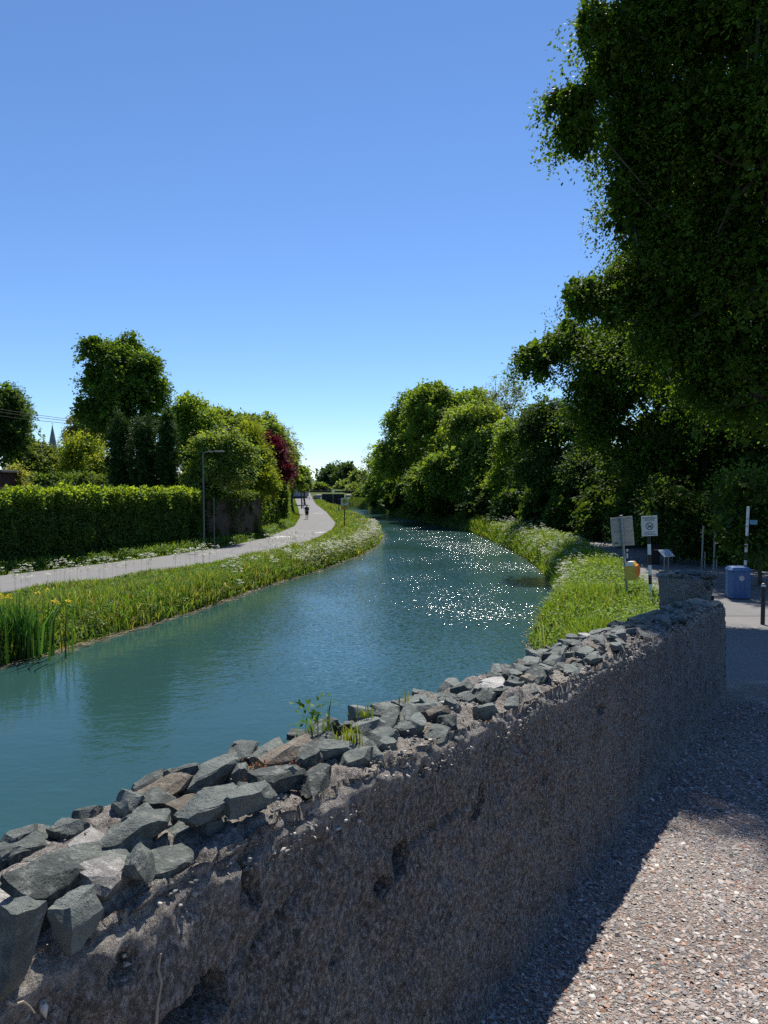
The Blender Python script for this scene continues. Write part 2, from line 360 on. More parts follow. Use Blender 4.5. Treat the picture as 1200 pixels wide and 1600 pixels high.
Ys = np.array(sorted(set([-60, -30, -10] + list(np.arange(-4, 24, 1.0)) + [20.9] + list(np.arange(24, 70, 2.0)) + list(np.arange(70, 160, 4.0)) + [156.0, 160, 165, 170, 175, 180, 190, 200, 240, 300, 400, 700, 1500, 3500])))
dl = np.array([0, .25, .5, 1.0, 1.6, 2.4, 4, 6, 9, 14, 22, 40, 80, 200, 600, 1500, 4000.])
dr = np.array([0, .25, .5, .9, 1.4, 2, 2.6, 3.2, 4, 5, 6, 7, 8, 10, 13, 17, 22, 30, 45, 80, 200, 600, 1500, 4000.])
rows = []
for Y in Ys:
    L, R = float(Lx(Y)), float(Rx(Y)); zl, zr = float(land_l(Y)), float(land_r(Y)); row = []
    closed = Y > 161
    for d in dl[::-1]:
        z = np.interp(d, [0, .25, .5, 1.0, 2.0], [-0.15, zl * .45, zl * .7, zl * .93, zl]) if not closed else zl
        row.append((L - d, Y, z))
    bot = -1.3 if not closed else (zl + zr) / 2
    row += [(L + 0.35, Y, bot), ((L + R) / 2, Y, bot), (R - 0.35, Y, bot)]
    for d in dr:
        X = R + d
        z = np.interp(d, [0, .25, .5, 1.2, 2.2], [-0.15, zr * .4, zr * .6, zr * .9, zr]) if not closed else zr
        if Y <= 20.9:
            e = float(ramp_edge(np.array(Y))); k = np.clip((X - (e - 1.3)) / 1.3, 0, 1)
            z = max(z, zr + (ramp_z(Y) - zr) * k) if X > e - 1.3 else z
        row.append((X, Y, z - 0.03))
    rows.append(row)
nc = len(rows[0]); V = np.array(rows).reshape(-1, 3)
idx = np.arange(len(V)).reshape(len(rows), nc)
Fq = np.stack([idx[:-1, :-1], idx[:-1, 1:], idx[1:, 1:], idx[1:, :-1]], -1).reshape(-1, 4)
obj('ground', npmesh('ground', V, Fq, M_EARTH), kind='structure')
# water
V = np.array([(-400, -60, 0), (400, -60, 0), (400, 160.5, 0), (-400, 160.5, 0)], float)
row = []
for Y in Ys[Ys <= 160]: row.append([(Lx(Y) - .6, Y, 0), (Rx(Y) + .6, Y, 0)])
V = np.array(row).reshape(-1, 3); n = len(row); i = np.arange(n - 1)
obj('water', npmesh('water', V, np.stack([2 * i, 2 * i + 1, 2 * i + 3, 2 * i + 2], -1), M_WATER), kind='structure')
# left path
def strip(name, mat, Yst, fa, fb, fz, k=6):
    row = [[(fa(Y) + (fb(Y) - fa(Y)) * j / k, Y, fz(Y)) for j in range(k + 1)] for Y in Yst]
    V = np.array(row, float).reshape(-1, 3); idx = np.arange(len(V)).reshape(len(Yst), k + 1)
    Fq = np.stack([idx[:-1, :-1], idx[:-1, 1:], idx[1:, 1:], idx[1:, :-1]], -1).reshape(-1, 4)
    return obj(name, npmesh(name, V, Fq, mat), kind='structure')
strip('path', M_ASPHALT, np.concatenate([np.arange(10, 200, 1.5), np.arange(200, 400, 8)]), PU, PL, lambda Y: float(land_l(Y)) + 0.012)
strip('towpath', M_ASPHALT_R, np.arange(20.9, 112, 1.0), lambda Y: RP(Y), lambda Y: RP(Y) + np.interp(Y, [20, 26, 34, 48], [14, 9, 4.5, 3.0]), lambda Y: float(land_r(Y)) + 0.012)
strip('apron', M_ASPHALT_R, np.concatenate([np.arange(9.5, 20.9, .7), [20.9]]), lambda Y: float(ramp_edge(np.array(Y))) + 0.02, lambda Y: 40.0, lambda Y: ramp_z(Y) + 0.006)
strip('gravel_ramp', M_GRAVEL, np.concatenate([np.arange(-5, 9.5, .6), [9.5]]), lambda Y: float(ramp_edge(np.array(Y))) - 0.02, lambda Y: 40.0, lambda Y: ramp_z(Y) + 0.010)

# ------------------------------------------------------------------ the parapet wall
WT = 0.37
wall = thing('stone_wall', 'old roughcast stone parapet wall with rubble coping beside the gravel ramp', 'wall', (WA[0], WA[1], ramp_z(WA[1])))
WINV = np.array([WA[0], WA[1], ramp_z(WA[1])])
def wpt(s, t, z):                        # s along the wall, t across towards the canal, z height above the ramp
    s = np.asarray(s, float); x = WA[0] + WD[0] * s + WN[0] * t; y = WA[1] + WD[1] * s + WN[1] * t
    yf = WA[1] + WD[1] * s
    return np.stack([x, y, ramp_z(yf) + z], -1)
def top_h(s): return np.interp(s, [-2.5, -1.5, -0.8, 0.3, 1.2, 2.5, 3.6, 5, 7.1], [0.99, 1.02, 1.055, 1.05, 1.055, 1.09, 1.10, 1.12, 1.14]) + 0.014 * fbm(np.stack([s * 2.3, s * 0 + 3, s * 0], -1), 3, 5)
def wall_px(px, py, off=0.0):
    r = ray(px, py); tt = (off + WN @ WA) / (WN @ r[:2]); P = r * tt
    s = WD @ (P[:2] - WA); return s, P[2] + EYE - ramp_z(WA[1] + WD[1] * s)
ss = np.concatenate([np.arange(-2.4, 1.2, 0.011), np.arange(1.2, 3.2, 0.017), np.arange(3.2, 7.05, 0.03), [7.05]])
nf, ntp, nb = 92, 30, 14
q_t = np.concatenate([np.zeros(nf), np.linspace(0, WT, ntp + 1), np.full(nb, WT)])
q_z = np.concatenate([np.linspace(-0.12, 1.0, nf + 1)[:-1], np.full(ntp + 1, 1.0), np.linspace(1.0, -4.2, nb + 1)[1:]])
nq = len(q_t)
Sg, Q = np.meshgrid(ss, np.arange(nq), indexing='ij'); Sf = Sg.ravel(); qi = Q.ravel()
T = q_t[qi].copy(); H = top_h(Sf); Zr = q_z[qi].copy(); Zr = np.where(Zr > 0, Zr * H, Zr)
isf = qi < nf; ist = (qi >= nf) & (qi <= nf + ntp); isb = qi > nf + ntp
# rounded, eaten top: falls a little to both arrises
tt = T / WT
Zr = Zr + np.where(ist, -0.035 * (np.abs(tt * 2 - 1) ** 3) - 0.02 * (1 - tt) + 0.045 * fbm(np.stack([Sf * 5, T * 9, Sf * 0], -1), 4, 31), 0)
P3 = np.stack([Sf, T, Zr], -1)
out = 0.022 * fbm(P3 * np.array([1.6, 1, 1.8]), 3, 1) + 0.026 * fbm(P3 * np.array([9, 9, 6.5]), 3, 2) + 0.017 * fbm(P3 * np.array([36, 36, 26]), 3, 3)
out = out + 0.006 * np.abs(fbm(P3 * np.array([20, 20, 7]), 2, 7))
# the harling has broken away below the coping along a ragged line
edge = H - 0.055 + 0.055 * fbm(np.stack([Sf * 4.5, Sf * 0, Sf * 0 + 9], -1), 4, 11)
out = out - np.where(isf & (Zr > edge), 0.020, 0.0)
# holes and cracks where stones and render have fallen out
holes = [(632, 1345, .052, .038, .13), (600, 1385, .03, .025, .07), (752, 1245, .018, .045, .09), (742, 1268, .02, .02, .07), (318, 1565, .055, .05, .14), (275, 1590, .05, .035, .11), (380, 1375, .010, .05, .05), (395, 1395, .012, .03, .05),
         (940, 1110, .05, .018, .06), (845, 1215, .03, .02, .04), (870, 1170, .03, .018, .04), (520, 1500, .028, .018, .03), (700, 1430, .03, .02, .03), (905, 1300, .03, .025, .03), (980, 1090, .03, .02, .04), (560, 1280, .02, .012, .03), (890, 1390, .035, .02, .04), (660, 1210, .02, .014, .03), (180, 1500, .03, .02, .03)]
nz = fbm(P3 * np.array([22, 22, 22]), 3, 21)
for (hx, hy, ra, rb, dep) in holes:
    s0, z0 = wall_px(hx, hy)
    d = np.sqrt(((Sf - s0) / ra) ** 2 + ((Zr - z0) / rb) ** 2) + 0.35 * nz
    out = out - np.where(isf, dep * np.clip((1.15 - d) / 0.35, 0, 1), 0)
# a long shallow break in the render
s0, z0 = wall_px(640, 1330); s1, z1 = wall_px(300, 1590); s2, z2 = wall_px(745, 1250)
for (a0, b0, a1, b1) in ((s0, z0, s2, z2), (s1, z1, s1 + .35, z1 + .12)):
    u = np.clip(((Sf - a0) * (a1 - a0) + (Zr - b0) * (b1 - b0)) / ((a1 - a0) ** 2 + (b1 - b0) ** 2), 0, 1)
    d = np.hypot(Sf - a0 - u * (a1 - a0), Zr - b0 - u * (b1 - b0)) + 0.012 * nz
    out = out - np.where(isf, 0.016 * np.clip((0.016 - d) / 0.012, 0, 1), 0)
foot = np.clip(1 - Zr / 0.12, 0, 1) * 0.03
T = T - np.where(isf, out + foot, 0) + np.where(isb, out, 0) + np.where(ist, -out * (1 - tt) * 1.0, 0)
T = T + np.where(ist & (tt < 0.02), 0.02, 0)
Zr = Zr + np.where(ist, 0.9 * out + 0.006 * fbm(P3 * 70, 2, 44), 0)
V = wpt(Sf, T, Zr) - WINV
bare = np.where(ist, 1.0, np.where(isf, np.clip((Zr - edge + .07) / 0.09, 0, 1) * 0.9, 0.0))
bare = np.clip(bare + np.where(isf, np.clip(1 - np.abs(Zr - edge) / 0.02, 0, 1) * .4, 0), 0, 1) * np.clip(0.75 + 0.9 * fbm(P3 * 6, 3, 61), 0.15, 1)
idx = np.arange(len(V)).reshape(len(ss), nq)
Fq = np.stack([idx[:-1, :-1], idx[1:, :-1], idx[1:, 1:], idx[:-1, 1:]], -1).reshape(-1, 4)
me = npmesh('roughcast_body', V, Fq, M_WALL, np.repeat(bare[:, None], 3, 1), smooth=True)
bm = bmesh.new(); bm.from_mesh(me); bmesh.ops.holes_fill(bm, edges=[e for e in bm.edges if e.is_boundary], sides=0) if False else None
bm.verts.ensure_lookup_table()
ends = []
for k in (0, len(ss) - 1):
    try: ends.append(bm.faces.new([bm.verts[i] for i in (idx[k] if k else idx[k][::-1])]))
    except Exception: pass
bmesh.ops.triangulate(bm, faces=ends); bm.to_mesh(me); bm.free()
obj('roughcast_body', me, wall)

def rock(seed, cuts=17, rough=0.10):
    """a slab split along flat planes, its faces then roughened"""
    rng = np.random.default_rng(seed)
    bm = bmesh.new(); bmesh.ops.create_cube(bm, size=1.0)
    for k in range(cuts):
        n = rng.normal(size=3) * np.array([1, 1, .75]); n = n / np.linalg.norm(n); sup = .5 * np.abs(n).sum(); d = sup * rng.uniform(0.50, 0.82)
        g = bm.verts[:] + bm.edges[:] + bm.faces[:]
        bmesh.ops.bisect_plane(bm, geom=g, plane_co=Vector(n * d), plane_no=Vector(n), clear_outer=True)
        ed = [e for e in bm.edges if e.is_boundary]
        if ed: bmesh.ops.holes_fill(bm, edges=ed, sides=0)
    bmesh.ops.remove_doubles(bm, verts=bm.verts[:], dist=.03)
    bmesh.ops.triangulate(bm, faces=bm.faces[:])
    bmesh.ops.subdivide_edges(bm, edges=[e for e in bm.edges if e.calc_length() > .22], cuts=2, use_grid_fill=True)
    bmesh.ops.triangulate(bm, faces=bm.faces[:])
    bmesh.ops.recalc_face_normals(bm, faces=bm.faces[:])
    P = np.array([v.co[:] for v in bm.verts]); P = P - (P.max(0) + P.min(0)) / 2
    P = P + np.stack([fbm(P * 3.5 + seed + 9 * k, 3, seed + k) for k in range(3)], -1) * rough
    P = P / np.abs(P).max(0) * .5
    for v, p in zip(bm.verts, P): v.co = p
    me = bpy.data.meshes.new('stone'); bm.to_mesh(me); bm.free()
    me.polygons.foreach_set('use_smooth', np.ones(len(me.polygons), bool))
    try: me.set_sharp_from_angle(angle=math.radians(26))
    except Exception: pass
    return me
rocks = {}
for nm, mt in (('dark', M_STONE), ('pale', M_STONE_PALE), ('brown', M_STONE_BROWN)):
    rocks[nm] = []
    for k in range(12 if nm == 'dark' else 4):
        me = rock(k * 7 + len(nm) * 100); me.materials.append(mt); rocks[nm].append(me)
WYAW = math.atan2(WD[1], WD[0])
def put_stone(s, t, z, dims, yaw, tilt, kind='dark', var=None, rng=random):
    me = rocks[kind][var % len(rocks[kind]) if var is not None else rng.randrange(len(rocks[kind]))]
    o = bpy.data.objects.new('stone', me)
    o.location = Vector(wpt(s, t, z) - WINV)
    o.rotation_euler = (Matrix.Rotation(WYAW + yaw, 3, 'Z') @ Matrix.Rotation(tilt[0], 3, 'X') @ Matrix.Rotation(tilt[1], 3, 'Y')).to_euler()
    o.scale = dims
    return put(o, wall)
rs = random.Random(4)
s = -2.0
while s < 6.95:
    g = float(np.interp(s, [-1.5, 1, 3, 7], [.82, 1.05, 1.45, 1.7]))
    rows = (0.075, 0.14, 0.205, 0.275, 0.34) if s < 2.0 else (0.08, 0.165, 0.25, 0.335)
    for row, t0 in enumerate(rows):
        L = rs.choice((0.07, 0.09, 0.12, 0.15, 0.20)) * g * rs.uniform(.85, 1.1); Wd = rs.uniform(.055, .095) * g ** .4; Hh = rs.uniform(.04, .08)
        if rs.random() < (0.10 if row else 0.42): continue
        q = rs.random(); kind = 'dark' if q < 0.86 else ('brown' if q < .95 else 'pale')
        ss_ = s + rs.uniform(-.05, .05) + (0.05 if row % 2 else 0)
        h = float(top_h(np.array([ss_]))[0]); crown = -.03 * abs(t0 / WT * 2 - 1) ** 3 - .02 * (1 - t0 / WT)
        put_stone(ss_, t0 + rs.uniform(-.02, .02), h + crown + rs.uniform(-0.008, 0.022), (L, Wd, Hh), rs.uniform(-.55, .55), (rs.uniform(-.3, .4), rs.uniform(-.22, .22)), kind, None, rs)
    s += rs.uniform(.095, .135) * g
# stones one can single out at the near end
def hero(px, py, off, wpx, dims, yaw, tilt, kind, var, dz=0):
    s0, z0 = wall_px(px, py, off); put_stone(s0, off, z0 + dz - .008, tuple(x * .84 for x in dims), yaw, tilt, kind, var)
hero(22, 1470, -0.01, 0, (0.075, 0.07, 0.17), 0.2, (0.05, 0.1), 'dark', 3)
hero(118, 1425, 0.01, 0, (0.085, 0.07, 0.09), 0.15, (0.1, -0.12), 'dark', 5)
hero(165, 1365, 0.06, 0, (0.12, 0.09, 0.055), 0.1, (0.25, 0.1), 'pale', 1)
hero(75, 1365, 0.10, 0, (0.15, 0.11, 0.06), 0.1, (0.3, 0.05), 'dark', 7)
hero(215, 1345, 0.03, 0, (0.07, 0.06, 0.075), 0.5, (0.0, -0.2), 'dark', 8)
hero(215, 1290, 0.15, 0, (0.21, 0.08, 0.065), -0.15, (0.1, 0.0), 'dark', 2)
hero(330, 1255, 0.09, 0, (0.17, 0.09, 0.07), -0.1, (0.2, -0.1), 'dark', 9)
hero(290, 1212, 0.31, 0, (0.12, 0.08, 0.09), 0.0, (0.0, 0.1), 'dark', 4)
hero(390, 1245, 0.04, 0, (0.15, 0.07, 0.065), -0.2, (0.15, 0.0), 'dark', 6)
hero(435, 1213, 0.12, 0, (0.20, 0.07, 0.065), -0.15, (0.1, 0.1), 'dark', 1)
# crumbs of lime mortar and stone chips lying on the coping and along the broken arris
def crumbs(n, seed, smin, smax, cols):
    rng = np.random.default_rng(seed)
    base = np.array([(1, 0, 0), (.3, .9, .1), (-.8, .55, 0), (-.75, -.6, .1), (.35, -.9, 0), (0.35, 0.2, .62), (-.2, -.1, -.6)], float)
    tr = np.array([(0, 1, 5), (1, 2, 5), (2, 3, 5), (3, 4, 5), (4, 0, 5), (1, 0, 6), (2, 1, 6), (3, 2, 6), (4, 3, 6), (0, 4, 6)])
    S_ = -2.0 + 8.9 * rng.random(n) ** 1.7; t = np.where(rng.random(n) < .45, np.abs(rng.normal(0, .035, n)) - .012, rng.random(n) * WT)
    z = top_h(S_) - .035 * np.abs(t / WT * 2 - 1) ** 3 - .02 * (1 - t / WT) + .045 * fbm(np.stack([S_ * 5, t * 9, S_ * 0], -1), 4, 31) + rng.normal(0, .008, n) + np.where(t < .02, -rng.random(n) * .05, 0)
    sz = rng.uniform(smin, smax, n) * (.5 + rng.random(n) ** 3 * 1.4) * np.interp(S_, [-2, 0, 4, 7], [.8, 1, 1.5, 1.9])
    V = base[None] * (1 + rng.uniform(-.4, .4, (n, 7, 1))) * sz[:, None, None] * rng.uniform(.6, 1.3, (n, 1, 3))
    a = rng.uniform(0, 6.283, n)[:, None]; tl = rng.normal(0, .5, n)[:, None]; x, y, zz = V[..., 0], V[..., 1], V[..., 2]; zz = zz + x * tl
    V = (np.stack([x * np.cos(a) - y * np.sin(a), x * np.sin(a) + y * np.cos(a), zz], -1) + (wpt(S_, t, z) - WINV)[:, None]).reshape(-1, 3)
    cc = np.array(cols)[rng.integers(0, len(cols), n)] * rng.uniform(.6, 1.2, (n, 1))
    return npmesh('mortar_crumbs', V, (np.arange(n)[:, None, None] * 7 + tr[None]).reshape(-1, 3), M_PEBBLE, np.repeat(cc, 7, 0))
o = obj('mortar_crumbs', crumbs(9000, 12, .0028, .0075, [(.50, .45, .385), (.42, .375, .32), (.34, .31, .27), (.14, .15, .135), (.22, .2, .175)]), wall, kind='stuff')
# the pier at the far end of the parapet
pier = thing('stone_pier', 'squat rubble end pier of the parapet, darker and a little higher than the wall', 'pier', (3.80, 8.95, ramp_z(8.95)), WYAW)
px0, px1, py0, py1 = -0.28, 0.26, -0.26, 0.28
ang = np.linspace(0, 4, 161)[:-1]; hs = np.linspace(-1.9, 1.42, 70)
def sq(a):
    k = int(a); f_ = a - k; c = [(px0, py0), (px1, py0), (px1, py1), (px0, py1)]
    p, q = c[k % 4], c[(k + 1) % 4]; return (p[0] + (q[0] - p[0]) * f_, p[1] + (q[1] - p[1]) * f_)
V = []
for h in hs:
    for a in ang:
        x, y = sq(a); V.append((x, y, h))
V = np.array(V); nrm = vn(V * np.array([1, 1, 0]))
dsp = 0.04 * fbm(V * 3, 3, 71) + 0.03 * fbm(V * 11, 3, 72)
V = V + nrm * dsp[:, None]
idx = np.arange(len(V)).reshape(len(hs), len(ang))
Fq = np.stack([idx[:-1], np.roll(idx[:-1], -1, 1), np.roll(idx[1:], -1, 1), idx[1:]], -1).reshape(-1, 4)
topc = len(V); V = np.vstack([V, [[0, 0.0, 1.45]]])
tri = np.stack([idx[-1], np.roll(idx[-1], -1), np.full(len(ang), topc), np.full(len(ang), topc)], -1)
me = npmesh('pier_body', V, Fq, M_WALL, np.zeros((len(V), 3)), smooth=True)
bm = bmesh.new(); bm.from_mesh(me); bm.verts.ensure_lookup_table()
for a, b_, c_, _ in tri: bm.faces.new([bm.verts[int(a)], bm.verts[int(b_)], bm.verts[int(c_)]])
bm.to_mesh(me); bm.free(); obj('pier_body', me, pier)
for k in range(14):
    o = bpy.data.objects.new('stone', rocks['dark'][rs.randrange(12)])
    o.location = (rs.uniform(px0, px1), rs.uniform(py0, py1), 1.43 + rs.uniform(0, .04)); o.rotation_euler = (rs.uniform(-.3, .3), rs.uniform(-.3, .3), rs.uniform(0, 3)); o.scale = (rs.uniform(.14, .24), rs.uniform(.1, .14), rs.uniform(.05, .09)); put(o, pier)
for k in range(44):                      # rubble showing in its faces
    a = rs.uniform(0, 4); x, y = sq(a); o = bpy.data.objects.new('stone', rocks['dark'][rs.randrange(12)])
    o.location = (x * 1.0, y * 1.0, rs.uniform(-.3, 1.36)); o.rotation_euler = (rs.uniform(-.2, .2), rs.uniform(-.2, .2), (0 if int(a) % 2 == 0 else math.pi / 2) + rs.uniform(-.2, .2)); o.scale = (rs.uniform(.12, .24), rs.uniform(.08, .11), rs.uniform(.05, .1)); put(o, pier)

def dead_root(label, pts, r):
    P = []
    for px, py in pts: s0, z0 = wall_px(px, py, -.028); P.append(wpt(s0, -.028, z0))
    MB().tube(P, [r * (1 - .5 * i / len(P)) for i in range(len(P))], 6).build('dead_root', M_STRAW, None, True, label=label, cat='root', group='dead roots on the parapet')
M_STRAW = plain('dead_root', (0.34, 0.28, 0.21), 0.9)
dead_root('pale forked root hanging on the shaded parapet face, longer strand', [(243, 1612), (246, 1570), (252, 1535), (247, 1515), (251, 1490)], .0035)
dead_root('short curled side strand of the pale root on the parapet face', [(253, 1562), (262, 1545), (270, 1528), (266, 1515)], .0025)
dead_root('thin curved straw at the bottom left of the parapet face', [(12, 1566), (22, 1570), (36, 1565), (46, 1572), (54, 1583)], .0022)
# ------------------------------------------------------------------ gravel and litter on the ramp
def pebbles(name, n, seed, smin, smax, cols, flat, ymax, mat, bias=1.0):
    rng = np.random.default_rng(seed)
    base = np.array([(1, 0, 0), (.3, .9, .1), (-.8, .55, 0), (-.75, -.6, .1), (.35, -.9, 0), (.55, .15, .8), (-.35, -.1, .75)], float)
    tr = np.array([(0, 1, 5), (1, 6, 5), (1, 2, 6), (2, 3, 6), (3, 4, 6), (4, 5, 6), (4, 0, 5)])      # open below, flat topped
    Y = 1.9 + (ymax - 1.9) * rng.random(n) ** bias
    e = ramp_edge(Y); X = e + (rng.random(n) * np.minimum(0.54 * Y - e + 0.6, 4.5))
    sz = rng.uniform(smin, smax, n) * (0.55 + rng.random(n) ** 3 * 1.2) * (0.8 + Y * 0.05)
    V = base[None] * (1 + rng.uniform(-.35, .35, (n, 7, 1))) * sz[:, None, None] * np.stack([rng.uniform(.7, 1.3, n), rng.uniform(.5, 1, n), flat * rng.uniform(.6, 1.3, n)], -1)[:, None]
    a = rng.uniform(0, 6.283, n); c, s_ = np.cos(a)[:, None], np.sin(a)[:, None]
    tl = rng.normal(0, .3, n)[:, None]
    x, y, z = V[..., 0], V[..., 1], V[..., 2]
    z2 = z + x * tl; X2 = x * c - y * s_; Y2 = x * s_ + y * c
    V = np.stack([X2 + X[:, None], Y2 + Y[:, None], z2 + (ramp_z(Y) + 0.012 + sz * flat * .25)[:, None]], -1).reshape(-1, 3)
    Fc = (np.arange(n)[:, None, None] * 7 + tr[None]).reshape(-1, 3)
    cc = np.array(cols)[rng.integers(0, len(cols), n)] * rng.uniform(.7, 1.25, (n, 1))
    return obj(name, npmesh(name, V, Fc, mat, np.repeat(cc, 7, 0)), kind='stuff')
grey = [(.33, .30, .275), (.40, .36, .325), (.23, .22, .215), (.10, .10, .105), (.50, .455, .41), (.37, .29, .245), (.34, .30, .27), (.30, .26, .235), (.17, .165, .165)]
o = pebbles('gravel', 44000, 3, .004, .0115, grey, .27, 8.0, M_PEBBLE, 1.7); o['label'] = 'loose grey gravel chips on the ramp'; o['category'] = 'gravel'
o = pebbles('leaf_litter', 12000, 5, .004, .010, [(.24, .12, .075), (.30, .17, .11), (.19, .10, .07), (.36, .24, .17)], .25, 8.0, M_PEBBLE, 1.5); o['label'] = 'reddish brown beech litter scattered over the gravel'; o['category'] = 'leaf litter'

# ------------------------------------------------------------------ foliage
LM, LG = 1.75, 1.45        # overall leaf and grass reflectance
def leaf_quads(P, D, Nn, Ln, Wn):
    """one four-cornered leaf at each P: direction D, normal Nn"""
    D = vn(D); Sd = vn(np.cross(D, Nn)); Up = np.cross(Sd, D)
    Ln = np.asarray(Ln)[:, None]; Wn = np.asarray(Wn)[:, None]
    a = P; b_ = P + D * Ln * .5 + Sd * Wn * .5 - Up * Wn * .15; c = P + D * Ln; d = P + D * Ln * .5 - Sd * Wn * .5 - Up * Wn * .15
    V = np.stack([a, b_, c, d], 1).reshape(-1, 3)
    return V, np.arange(len(V)).reshape(-1, 4)
def spray_leaves(rng, C, A, per, length, width, leaf, col, var=.25, up=.6, thick=.12, aspect=.62):
    """C clump roots, A clump axes -> leaf quads spread along flat sprays"""
    n = len(C); A = vn(A)
    H = vn(np.cross(A, np.array([0, 0, 1.0])) + rng.normal(0, .05, (n, 3))); U = np.cross(H, A)
    ln = length * rng.uniform(.55, 1.35, n)
    k = np.repeat(np.arange(n), per); m = len(k)
    u = rng.random(m) ** .8; v = rng.normal(0, .5, m) * (1.05 - u * .75); wv = rng.normal(0, thick, m)
    P = C[k] + A[k] * (u * ln[k])[:, None] + H[k] * (v * width * ln[k] / length)[:, None] + U[k] * (wv * ln[k])[:, None] - np.array([0, 0, 1.]) * (u ** 2 * ln[k] * .25)[:, None]
    D = A[k] * .6 + H[k] * np.sign(v)[:, None] * .7 + rng.normal(0, .45, (m, 3)) - np.array([0, 0, .25])
    Nn = U[k] * up + np.array([0, 0, up]) + rng.normal(0, .55, (m, 3))
    L = leaf * rng.uniform(.65, 1.3, m)
    V, Fc = leaf_quads(P, D, Nn, L, L * aspect * rng.uniform(.8, 1.15, m))
    cl = LM * np.asarray(col, float)[None] * np.clip(1 + rng.normal(0, var * .7, (n, 1)), .5, 1.7)
    cl = cl * (1 + rng.normal(0, var * .35, (n, 1)) * np.array([1.0, .3, -.4]))
    cc = cl[k] * np.clip(1 + rng.normal(0, var, (m, 1)), .4, 1.8)
    return V, Fc, np.repeat(np.clip(cc, .003, .9), 4, 0)
def join(parts):
    if len({p[1].shape[1] for p in parts}) > 1: parts = [(V, Fc if Fc.shape[1] == 3 else np.vstack([Fc[:, [0, 1, 2]], Fc[:, [0, 2, 3]]]), C) for V, Fc, C in parts]
    o = 0; Vs, Fs, Cs = [], [], []
    for V, Fc, C in parts: Vs.append(V); Fs.append(Fc + o); Cs.append(C); o += len(V)
    return np.vstack(Vs), np.vstack(Fs), np.vstack(Cs)
def px_lobes(ls, dY=0):
    """lobes given as pixel centre, pixel radii and depth"""
    r = []
    for l in ls:
        px, py, rx, ry, Y = l[:5]; c = at(px, py, Y); sx, sz = rx / F * Y, ry / F * Y
        r.append((*c, sx, l[5] if len(l) > 5 else min((sx + sz) / 2 * 1.1, sx * 1.4), sz))
    return np.array(r)
